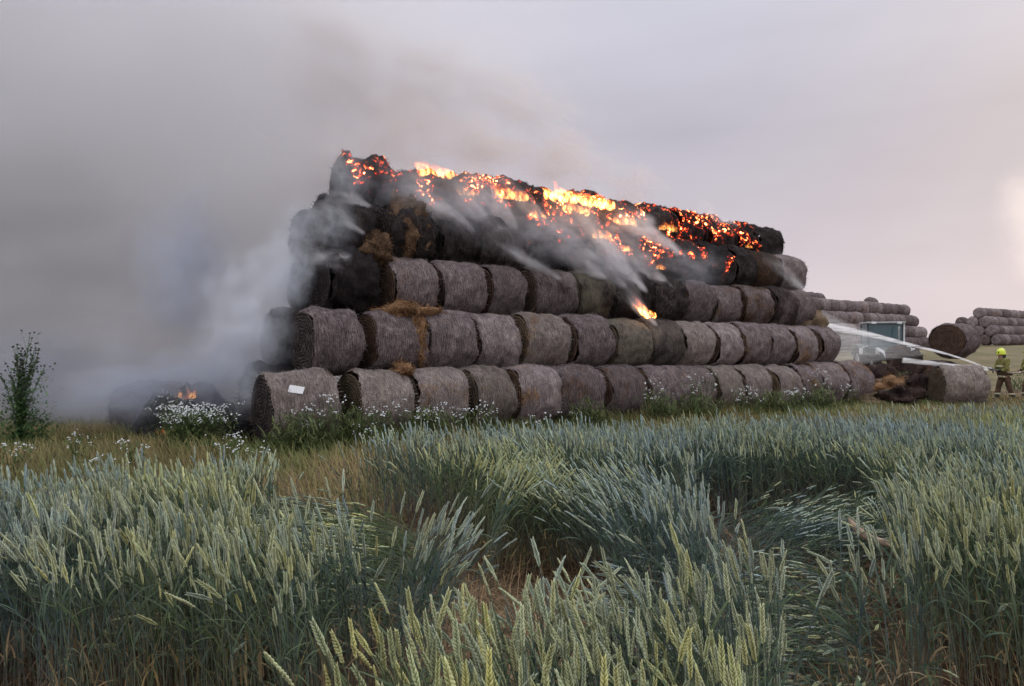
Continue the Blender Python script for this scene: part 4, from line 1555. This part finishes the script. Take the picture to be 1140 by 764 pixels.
# ------------------------------------------------------------------ tractor
def tractor():
    D = 41.0
    p = on_ground(981, D)
    t = thing('tractor', 'tractor with glazed cab and pale roof behind the water spray', 'tractor', p + Vector((0, 0, 0.22)), R(-8))
    t.scale = (0.9, 0.9, 0.9)
    # faces the camera (local -y); cab 2.0 m wide
    fr = MB()
    for sx in (-1, 1):
        fr.tube([(sx * 0.92, -0.75, 1.45), (sx * 0.95, -0.70, 3.02)], 0.045, 6)
        fr.tube([(sx * 0.95, 0.55, 1.45), (sx * 0.95, 0.55, 3.02)], 0.045, 6)
        fr.tube([(sx * 0.92, -0.75, 1.47), (sx * 0.95, 0.55, 1.47)], 0.04, 6)
    fr.tube([(-0.92, -0.75, 1.47), (0.92, -0.75, 1.47)], 0.04, 6)
    fr.tube([(-0.95, 0.55, 1.47), (0.95, 0.55, 1.47)], 0.04, 6)
    fr.build('cab_frame', M['tractor_dark'], t)
    MB().tube([(0.99, -0.80, 1.46), (1.02, -0.76, 3.04)], 0.05, 6).build('lit_cab_edge', M['tractor_light'], t)  # pale strip over the right pillar: the sunlit cab edge put into colour
    rf = MB().box((0, -0.1, 3.10), (2.1, 1.7, 0.11), bev=0.04).build('cab_roof', M['roof_grey'], t)
    for sx in (-0.7, 0.7):
        MB().box((sx, -0.975, 3.08), (0.26, 0.10, 0.12), bev=0.02).build('work_lamp', M['tractor_light'], rf)
    MB().box((0, -0.735, 2.25), (1.80, 0.012, 1.5)).build('windscreen', M['glass'], t)
    MB().box((0, 0.55, 2.25), (1.82, 0.012, 1.5)).build('rear_window', M['glass'], t)
    for sx in (-1, 1):
        MB().box((sx * 0.945, -0.1, 2.25), (0.012, 1.18, 1.5)).build('side_window', M['glass'], t)
    st = MB().box((0.1, 0.15, 1.75), (0.5, 0.5, 0.14), bev=0.05)
    st.box((0.1, 0.40, 2.1), (0.5, 0.12, 0.65), bev=0.05)
    st.build('seat', M['black'], t)
    MB().lathe([(-0.015, 0.19), (0.0, 0.21), (0.015, 0.19)], (0.1, -0.35, 2.0), 'z', 18).build('steering_wheel', M['black'], t)
    MB().box((0, -1.75, 1.25), (0.95, 2.0, 0.75), bev=0.12).box((0, -0.1, 1.2), (1.1, 1.5, 0.5), bev=0.05).build('hood', M['tractor_body'], t)
    MB().box((0, -2.77, 1.2), (0.7, 0.05, 0.5), bev=0.02).build('grille', M['black'], t)
    for sx in (-0.36, 0.36):
        MB().box((sx, -2.78, 1.5), (0.2, 0.06, 0.12), bev=0.02).build('headlight', M['white'], t)
    MB().tube([(0.55, -1.3, 1.6), (0.55, -1.3, 2.7), (0.58, -1.25, 2.85)], 0.05, 8).build('exhaust', M['steel'], t)
    for sx in (-1, 1):
        for y, r, w in ((0.45, 0.88, 0.52), (-2.05, 0.62, 0.42)):
            wh = bpy.data.objects.new('wheel', None)
            C.objects.link(wh)
            wh.parent = t
            wh.location = (sx * 0.98, y, r)
            m = MB().lathe([(-w / 2, r * 0.55), (-w / 2, r * 0.88), (-w / 2 + 0.06, r * 0.97), (0, r), (w / 2 - 0.06, r * 0.97), (w / 2, r * 0.88), (w / 2, r * 0.55)], (0, 0, 0), 'x', 28)
            for k in range(18):
                an = 2 * math.pi * k / 18
                for q in (-1, 1):
                    m.box((q * w * 0.22, math.cos(an + q * 0.09) * r, math.sin(an + q * 0.09) * r), (w * 0.42, 0.07, 0.07), Matrix.Rotation(an, 3, 'X'))
            m.build('tyre', M['tyre'], wh)
            MB().lathe([(-w * 0.3, 0.0), (-w * 0.3, r * 0.2), (-w * 0.15, r * 0.5), (-w * 0.4, r * 0.56), (w * 0.4, r * 0.56), (w * 0.15, r * 0.5), (w * 0.3, r * 0.2), (w * 0.3, 0.0)], (0, 0, 0), 'x', 20).build('rim', M['tractor_light'], wh, True)
        m = MB()
        for k in range(8):
            a0, a1 = R(20 + 140 * k / 8), R(20 + 140 * (k + 1) / 8)
            am = (a0 + a1) / 2
            m.box((sx * 1.0, 0.45 + math.cos(am) * 0.98, 0.88 + math.sin(am) * 0.98), (0.6, 0.28, 0.04), Matrix.Rotation(am + math.pi / 2, 3, 'X'))
        m.build('mudguard', M['tractor_body'], t)
        # mirrors
        m = MB().tube([(sx * 0.98, -0.78, 1.75), (sx * 1.3, -0.95, 1.70)], 0.025, 6)
        m.tube([(sx * 1.3, -0.95, 1.70), (sx * 1.42, -0.95, 1.42)], 0.025, 6)
        mo = m.build('mirror_arm', M['tractor_light'], t)
        MB().box((sx * 1.42, -0.95, 1.45), (0.2, 0.06, 0.34), bev=0.02).build('mirror', M['tractor_light'], mo)
        # loader arms
        m = MB()
        m.box((sx * 0.62, -1.35, 1.15), (0.14, 0.3, 1.0), bev=0.02)
        m.tube([(sx * 0.62, -1.3, 1.55), (sx * 0.62, -2.6, 1.35), (sx * 0.62, -3.5, 0.65)], [0.09, 0.1, 0.07], 6)
        m.build('loader_arm', M['tractor_light'] if sx < 0 else M['tractor_body'], t)
    m = MB().box((0, -3.55, 0.6), (1.5, 0.10, 0.55), bev=0.02)
    for k in range(4):
        m.tube([(-0.6 + 0.4 * k, -3.55, 0.4), (-0.6 + 0.4 * k, -4.4, 0.36)], [0.03, 0.01], 6)
    m.build('bale_fork', M['tractor_dark'], t)


tractor()


# ------------------------------------------------------------------ fire
def flame_material():
    m, t = new_mat('flame')
    pos = t.n('ShaderNodeNewGeometry').outputs['Position']
    gen = t.n('ShaderNodeTexCoord').outputs['Generated']
    gz = t.n('ShaderNodeSeparateXYZ', {0: gen}).outputs[2]
    st = t.n('ShaderNodeMapping', {0: pos, 3: (7.0, 7.0, 2.6)}).outputs[0]
    nz = t.step(t.noise(st, 1.6, 3.0), 0.35, 0.65)
    f = t.math('MULTIPLY', nz, t.step(gz, 1.0, 0.1))
    col = t.ramp(f, [(0.0, (0.9, 0.06, 0.01)), (0.35, (1.0, 0.22, 0.03)), (0.8, (1.0, 0.55, 0.15))])
    k = t.math('MULTIPLY', t.math('MULTIPLY', f, attr(t, 'glow')), 1.0)
    v = t.n('ShaderNodeVolumePrincipled', {'Density': 0.02, 'Emission Color': col, 'Emission Strength': k})
    out = t.n('ShaderNodeOutputMaterial')
    t.t.links.new(v.outputs[0], out.inputs['Volume'])
    m.cycles.volume_step_rate = 0.6
    return m


M['flame'] = flame_material()


def flame(p, width, height, label, glow, seed, lean=(-0.5, 0.15)):
    rg = random.Random(seed)
    m = MB()
    n = 9
    for i in range(n):
        x = rg.uniform(-0.5, 0.5) * width if i > 2 else (i - 1) * 0.3 * width
        h = height * rg.uniform(0.4, 1.0) * (1 - 0.5 * abs(x) / (width * 0.5))
        r0 = width * rg.uniform(0.10, 0.19)
        pts, rad = [], []
        ph = rg.uniform(0, 6)
        for k in range(9):
            f = k / 8
            pts.append(U * x + NB * rg.uniform(-0.03, 0.03) + Vector((lean[0] * h * f ** 1.3 + 0.10 * h * math.sin(ph + 5 * f), lean[1] * h * f + 0.08 * h * math.cos(ph + 4 * f), h * f - 0.1)))
            rad.append(max(0.004, r0 * (0.5 + 1.3 * f) * (1 - f) ** 1.1))
        m.tube(pts, rad, 8)
    o = m.build('flame', M['flame'], None, True)
    o.location = p
    o['glow'] = float(glow)
    tag(o, label, 'flame', 'flames on the stack')


flame(on_face(486, 190, 0.28), 1.2, 0.55, 'orange flame on the crest near the left of the top row', 26, 1, (-1.1, 0.2))
flame(on_face(571, 216, 0.28), 1.1, 0.6, 'orange flame left of the crest centre', 20, 2, (-0.9, 0.2))
flame(on_face(627, 219, 0.31), 1.1, 0.75, 'brightest yellow flame at the crest centre', 60, 3, (-0.6, 0.2))
flame(on_face(666, 226, 0.31), 1.3, 0.65, 'wide yellow flame right of the crest centre', 50, 4, (-0.6, 0.2))
flame(on_face(700, 246, 0.28), 0.9, 0.5, 'small orange flame at the right end of the crest fire', 18, 5)
flame(on_face(724, 350, 0.31), 0.5, 0.75, 'yellow flame falling down the middle of the stack face', 60, 6, (-0.75, 0.0))
flame(on_face(700, 275, 0.25), 0.5, 0.32, 'small yellow flame below the crest in thick smoke', 30, 7)
flame(on_face(735, 295, 0.25), 0.4, 0.3, 'small orange flame on the fourth row', 20, 8)
flame(on_face(645, 232, 0.28), 1.0, 0.5, 'orange flame licking below the crest centre', 26, 12, (-0.5, 0.0))
flame(on_face(745, 252, 0.25), 0.8, 0.4, 'orange flame over embers right of the crest', 16, 13, (-0.5, 0.0))
flame(on_face(520, 212, 0.25), 0.6, 0.4, 'small orange flame over embers left of the crest', 14, 14, (-0.5, 0.0))
flame(on_face(672, 262, 0.25), 0.7, 0.5, 'orange flame in smoke between the two burning rows', 26, 15, (-0.5, 0.0))
flame(on_face(600, 238, 0.25), 0.6, 0.4, 'small orange flame left of the smoke column', 18, 16, (-0.5, 0.0))
flame(on_face(835, 272, 0.22), 0.35, 0.22, 'small yellow flame near the right end of the top row', 30, 9)
flame(on_ground(209, 15.5) + Vector((0, 0, 0.84)), 0.45, 0.32, 'small orange flame on the black heap left of the stack', 24, 10, (-0.1, 0))
flame(on_ground(184, 14.6) + Vector((0, 0, 0.22)), 0.3, 0.26, 'little red flame low in the grass left of the black heap', 7, 11, (-0.1, 0))


# ------------------------------------------------------------------ smoke
def smoke_plume():
    """the big drift: rises from the stack and hangs to the left of and behind it"""
    m, t = new_mat('drifting_smoke')
    pos = t.n('ShaderNodeNewGeometry').outputs['Position']
    sp = t.n('ShaderNodeSeparateXYZ', {0: pos})
    x, y, z = sp.outputs[0], sp.outputs[1], sp.outputs[2]
    rel = t.vmath('SUBTRACT', pos, tuple(P0))
    r = t.vmath('DOT_PRODUCT', rel, tuple(NB))
    # billows drawn out along the drift, up and to the left
    st = t.n('ShaderNodeMapping', {0: pos, 2: (0, R(32), 0), 3: (0.17, 0.26, 0.34)}).outputs[0]
    n1 = t.noise(st, 1.0, 3.0, 0.55)
    dn = t.math('SUBTRACT', n1, 0.5)
    wx = t.math('MULTIPLY_ADD', dn, 9.0, x)
    fx = t.math('ADD', t.step(wx, 8.0, -2.0, 0.0, 0.26), t.step(wx, 0.0, -9.0, 0.0, 0.42))
    # along the stack the smoke starts behind its sloping face
    wr = t.math('MULTIPLY_ADD', dn, 3.0, r)
    zz = t.math('MAXIMUM', t.math('SUBTRACT', z, 0.7), 0.0)
    face = t.math('MINIMUM', t.math('MULTIPLY', zz, BACK / RISE), 2.6)
    fr = t.step(t.math('SUBTRACT', wr, face), 0.2, 2.2)
    fy = t.step(t.math('MULTIPLY_ADD', dn, 5.0, y), 15.0, 20.0)
    fb = t.step(y, 31.5, 25.0)
    fz = t.step(t.math('MULTIPLY_ADD', dn, 6.0, z), 15.0, 5.0, 0.42, 1.0)
    # the right half only carries smoke above the crest
    low = t.step(t.math('MULTIPLY_ADD', x, -0.28, z), 3.0, 6.5)
    keep = t.math('MAXIMUM', low, t.step(x, -1.0, -5.0))
    d = t.math('MULTIPLY', t.math('MULTIPLY', fx, fr), t.math('MULTIPLY', fy, fb))
    d = t.math('MULTIPLY', t.math('MULTIPLY', d, fz), keep)
    d = t.math('MULTIPLY', d, t.step(n1, 0.3, 0.68, 0.2, 1.5))
    d = t.math('MULTIPLY', d, 0.66)
    v = t.n('ShaderNodeVolumePrincipled', {'Color': (0.932, 0.925, 0.945, 1), 'Density': d, 'Anisotropy': 0.1})
    out = t.n('ShaderNodeOutputMaterial')
    t.t.links.new(v.outputs[0], out.inputs['Volume'])
    m.cycles.volume_step_rate = 0.5
    b = MB().box((-6.5, 23.5, 9.9), (39.0, 17.0, 20.2))
    o = b.build('smoke', m)
    tag(o, kind='stuff')


smoke_plume()


def wisp_material(name, dens, col=(0.9, 0.9, 0.93), nscale=2.2, rate=0.35, thr=(0.38, 0.62)):
    m, t = new_mat(name)
    pos = t.n('ShaderNodeNewGeometry').outputs['Position']
    wp = t.vmath('ADD', pos, t.vmath('SCALE', t.noise(pos, nscale * 0.6, 2.0, out='Color'), scale=0.5))
    n = t.step(t.noise(wp, nscale, 3.0, 0.6), thr[0], thr[1], 0.08, 1.0)
    v = t.n('ShaderNodeVolumePrincipled', {'Color': (*col, 1), 'Density': t.math('MULTIPLY', n, t.math('MULTIPLY', attr(t, 'thick'), dens)), 'Anisotropy': 0.1})
    out = t.n('ShaderNodeOutputMaterial')
    t.t.links.new(v.outputs[0], out.inputs['Volume'])
    m.cycles.volume_step_rate = rate
    return m


def soft_material(name, shape, dens, col, stretch, rate):
    """smoke that thins towards its rim; local coordinates, so every copy carries its own streaks"""
    m, t = new_mat(name)
    ob = t.n('ShaderNodeTexCoord').outputs['Object']
    rnd = t.n('ShaderNodeObjectInfo').outputs['Random']
    off = t.n('ShaderNodeCombineXYZ', {0: t.math('MULTIPLY', rnd, 37.0), 1: t.math('MULTIPLY', rnd, 91.0), 2: rnd})
    sc = t.n('ShaderNodeMapping', {0: ob, 3: stretch}).outputs[0]
    q = t.vmath('ADD', sc, off)
    nv = t.vmath('SUBTRACT', t.noise(q, 1.0, 3.0, out='Color'), (0.5, 0.5, 0.5))
    amp = t.step(t.math('DIVIDE', t.n('ShaderNodeSeparateXYZ', {0: ob}).outputs[0], attr(t, 'length')), 0.0, 0.6, 0.1, 1.1) if shape == 'cone' else 1.1
    sp = t.n('ShaderNodeSeparateXYZ', {0: t.vmath('ADD', ob, t.vmath('SCALE', nv, scale=amp))})
    x, y, z = sp.outputs[0], sp.outputs[1], sp.outputs[2]
    if shape == 'cone':
        # local x runs from the source (0) to the tail (1 = length); radius grows along it
        f = t.math('DIVIDE', x, attr(t, 'length'))
        rad = t.math('MULTIPLY_ADD', t.math('POWER', t.math('MAXIMUM', f, 0.0), 0.8), attr(t, 'spread'), 0.05)
        rho = t.math('DIVIDE', t.math('SQRT', t.math('ADD', t.math('MULTIPLY', y, y), t.math('MULTIPLY', z, z))), rad)
        core = t.step(rho, 1.0, 0.1)
        core = t.math('MULTIPLY', core, t.math('MULTIPLY', t.step(f, 1.0, 0.3), t.step(f, 0.0, 0.06)))
        core = t.math('DIVIDE', core, t.math('MULTIPLY_ADD', rad, 2.6, 0.12))
    else:
        core = t.step(t.vmath('LENGTH', t.n('ShaderNodeCombineXYZ', {0: x, 1: y, 2: z})), 1.0, 0.1)
    n = t.step(t.noise(t.vmath('ADD', q, nv), 1.7, 3.0, 0.6), 0.36, 0.66, 0.12, 1.0)
    d = t.math('MULTIPLY', t.math('MULTIPLY', core, n), t.math('MULTIPLY', attr(t, 'thick'), dens))
    v = t.n('ShaderNodeVolumePrincipled', {'Color': (*col, 1), 'Density': d, 'Anisotropy': 0.1})
    out = t.n('ShaderNodeOutputMaterial')
    t.t.links.new(v.outputs[0], out.inputs['Volume'])
    m.cycles.volume_step_rate = rate
    return m


M['wisp'] = soft_material('smoke_wisp', 'cone', 4.2, (0.965, 0.955, 0.97), (0.85, 2.3, 2.3), 0.8)
M['crest_billow'] = soft_material('warm_smoke', 'ball', 1.3, (0.84, 0.79, 0.765), (1.1, 1.1, 1.6), 0.8)
M['low_billow'] = soft_material('low_smoke', 'ball', 1.9, (0.70, 0.735, 0.82), (1.5, 1.5, 1.5), 0.8)
M['billow'] = soft_material('smoke_billow', 'ball', 1.9, (0.88, 0.91, 0.965), (1.9, 1.9, 1.9), 0.75)


def wisp(pts, rads, thick, seed):
    """a drawn out streak of smoke from its source on the stack (first point) to its tail; picture points with their clearance"""
    a = on_face(*pts[0]); b = on_face(*pts[-1])
    d = b - a
    L = d.length
    sp = rads[-1] * 1.25
    m = MB().tube([(-0.1, 0, 0), (L * 0.3, 0, 0), (L * 0.65, 0, 0), (L * 1.02, 0, 0)], [0.3, 0.5 + sp * 0.6, 0.6 + sp, 0.6 + sp], 12)
    o = m.build('smoke', M['wisp'], None, True)
    o.location = a
    o.rotation_euler = d.to_track_quat('X', 'Z').to_euler()
    o['thick'] = float(thick); o['length'] = float(L); o['spread'] = float(sp)
    tag(o, kind='stuff')


WISPS = [
    ([(531, 262, 0.0), (505, 243, 0.15), (478, 224, 0.3), (452, 203, 0.4), (420, 180, 0.3)], [0.05, 0.2, 0.38, 0.5, 0.6], 1.1),
    ([(562, 262, 0.0), (540, 238, 0.2), (516, 214, 0.35), (490, 190, 0.3)], [0.05, 0.22, 0.38, 0.5], 1.3),
    ([(578, 262, 0.0), (560, 235, 0.2), (538, 208, 0.35), (508, 176, 0.2)], [0.05, 0.2, 0.36, 0.55], 1.3),
    ([(400, 288, 0.0), (384, 277, 0.1), (362, 276, 0.2), (330, 285, 0.3)], [0.04, 0.14, 0.2, 0.3], 0.8),
    ([(407, 262, 0.0), (392, 247, 0.1), (376, 234, 0.2), (350, 222, 0.3)], [0.04, 0.13, 0.2, 0.26], 0.7),
    ([(413, 231, 0.0), (398, 224, 0.1), (380, 217, 0.2), (350, 208, 0.2)], [0.04, 0.12, 0.2, 0.3], 0.6),
    ([(722, 326, 0.1), (704, 306, 0.25), (684, 284, 0.4), (664, 262, 0.5), (640, 240, 0.5), (610, 212, 0.4)], [0.08, 0.26, 0.36, 0.45, 0.55, 0.7], 1.6),
    ([(700, 322, 0.05), (682, 300, 0.2), (655, 278, 0.35), (625, 256, 0.4), (590, 235, 0.4)], [0.08, 0.2, 0.34, 0.45, 0.6], 0.8),
    ([(765, 286, 0.05), (748, 270, 0.2), (728, 258, 0.3), (700, 245, 0.4), (665, 232, 0.4)], [0.06, 0.22, 0.34, 0.45, 0.6], 1.5),
    ([(750, 322, 0.0), (735, 306, 0.2), (716, 292, 0.3), (690, 276, 0.3)], [0.05, 0.18, 0.28, 0.4], 0.7),
    ([(732, 364, 0.1), (715, 348, 0.3), (702, 328, 0.4), (690, 306, 0.4)], [0.06, 0.2, 0.3, 0.36], 0.8),
    ([(626, 312, 0.0), (602, 297, 0.2), (575, 286, 0.3), (545, 270, 0.3), (520, 250, 0.3)], [0.05, 0.2, 0.3, 0.36, 0.4], 0.6),
    ([(676, 312, 0.0), (655, 295, 0.2), (628, 282, 0.3), (600, 262, 0.3)], [0.05, 0.18, 0.28, 0.4], 0.6),
    ([(610, 250, 0.0), (590, 232, 0.2), (566, 216, 0.2), (540, 190, 0.1)], [0.05, 0.2, 0.34, 0.5], 0.8),
    ([(900, 326, 0.1), (885, 312, 0.3), (866, 298, 0.4), (846, 280, 0.4)], [0.3, 0.55, 0.6, 0.4], 0.35),
    ([(823, 252, 0.0), (808, 246, 0.1), (788, 240, 0.1), (765, 228, 0.0)], [0.05, 0.12, 0.2, 0.3], 0.5),
]
for i, (pts, rads, th) in enumerate(WISPS):
    wisp(pts, rads, th, 3.7 * i + 1.0)


def billow(c, r, thick, seed, mat='billow'):
    m = MB().ball((0, 0, 0), 1.25, 20, 12)
    o = m.build('smoke', M[mat], None, True)
    o.location = c
    o.scale = r
    o.rotation_euler = (0, 0, seed)
    o['thick'] = float(thick)
    tag(o, kind='stuff')


billow(at(276, 362, 15.2), (1.3, 1.0, 1.6), 1.4, 1.0)
billow(at(318, 300, 15.9), (1.0, 0.8, 1.0), 1.6, 2.0)
billow(at(336, 250, 16.6), (0.8, 0.8, 0.8), 0.9, 2.6)
billow(at(240, 416, 15.2), (1.4, 1.0, 1.0), 1.5, 3.0, 'low_billow')
billow(at(158, 434, 15.3), (2.2, 1.0, 0.95), 1.5, 4.0, 'low_billow')
billow(at(284, 436, 14.6), (0.6, 0.6, 0.7), 1.0, 6.0)
billow(at(60, 420, 18.5), (3.4, 1.6, 1.4), 0.9, 7.0, 'low_billow')
billow(at(210, 300, 17.5), (2.2, 1.4, 2.0), 1.0, 8.0, 'low_billow')
# warm grey smoke rising off the crest and drifting left
billow(at(372, 180, 18.4), (1.3, 1.0, 1.3), 1.0, 9.0, 'crest_billow')
billow(on_face(450, 150, -0.4), (2.0, 1.1, 1.3), 1.0, 0.7, 'crest_billow')
billow(on_face(540, 165, -0.5), (2.2, 1.1, 1.2), 1.15, 0.7, 'crest_billow')
billow(on_face(625, 178, -0.5), (2.2, 1.1, 1.1), 1.25, 0.7, 'crest_billow')
billow(on_face(705, 205, -0.5), (1.8, 1.0, 0.8), 0.9, 0.7, 'crest_billow')
billow(on_face(470, 90, -1.0), (3.2, 1.5, 1.7), 0.8, 0.9, 'crest_billow')
billow(on_face(580, 115, -1.0), (3.0, 1.5, 1.4), 0.7, 0.9, 'crest_billow')
billow(on_face(370, 80, -1.0), (3.0, 1.5, 2.0), 0.7, 1.1, 'crest_billow')
billow(on_face(384, 196, 0.3), (0.9, 0.6, 1.0), 0.55, 1.3)
billow(on_face(368, 250, 0.3), (0.8, 0.6, 0.8), 0.55, 2.3)
# thin veil drifting along the burning rows
billow(on_face(470, 215, 0.35), (1.9, 0.7, 1.0), 0.38, 0.6)
billow(on_face(545, 235, 0.35), (1.9, 0.7, 1.1), 0.5, 0.6)
billow(on_face(620, 262, 0.35), (2.0, 0.7, 0.95), 0.6, 0.6)
billow(on_face(690, 288, 0.35), (1.9, 0.7, 0.95), 0.55, 0.6)
billow(on_face(770, 298, 0.3), (1.9, 0.7, 0.8), 0.3, 0.6)

# ------------------------------------------------------------------ water jet
def jet(name, pts, rads, dens, fall, label):
    m, t = new_mat(name + '_spray')
    pos = t.n('ShaderNodeTexCoord').outputs['Object']
    L = t.vmath('LENGTH', pos)
    st = t.n('ShaderNodeMapping', {0: pos, 3: (0.9, 4.0, 11.0)}).outputs[0]
    nz = t.step(t.noise(st, 1.5, 4.0, 0.65), 0.34, 0.66, 0.1, 1.5)
    k = t.math('DIVIDE', dens, t.math('ADD', 1.0, t.math('POWER', t.math('MULTIPLY', L, fall), 1.6)))
    v = t.n('ShaderNodeVolumePrincipled', {'Color': (0.97, 0.97, 0.98, 1), 'Density': t.math('MULTIPLY', k, nz), 'Anisotropy': 0.35})
    out = t.n('ShaderNodeOutputMaterial')
    t.t.links.new(v.outputs[0], out.inputs['Volume'])
    m.cycles.volume_step_rate = 0.15
    o0 = pts[0]
    n = len(pts)
    fine, rr = [], []
    for i in range(n - 1):
        p0, p1, p2, p3 = pts[max(i - 1, 0)], pts[i], pts[i + 1], pts[min(i + 2, n - 1)]
        for s in (0, 0.25, 0.5, 0.75):
            fine.append(0.5 * ((2 * p1) + (p2 - p0) * s + (2 * p0 - 5 * p1 + 4 * p2 - p3) * s * s + (3 * p1 - p0 - 3 * p2 + p3) * s ** 3) - o0)
            rr.append(rads[i] * (1 - s) + rads[i + 1] * s)
    fine.append(pts[-1] - o0); rr.append(rads[-1])
    o = MB().tube(fine, rr, 14).build(name, m, None, True)
    o.location = o0
    tag(o, kind='stuff')


J0 = fp + nozz
jet('water_jet', [J0, at(1060, 396, 27.1), at(1010, 383, 27.3), at(960, 371, 27.6), at(903, 360, 28.0)], [0.024, 0.036, 0.06, 0.10, 0.17], 26.0, 0.40, '')
jet('water_jet', [J0 + Vector((0, 0, -0.05)), at(1070, 408.5, 27.0), at(1040, 405, 26.9), at(1005, 401, 26.9)], [0.045, 0.07, 0.08, 0.1], 20.0, 0.55, '')
jet('water_mist', [at(1030, 392, 27.6), at(985, 388, 27.9), at(945, 384, 28.2), at(905, 372, 28.4)], [0.12, 0.45, 0.8, 0.95], 0.3, 0.02, '')
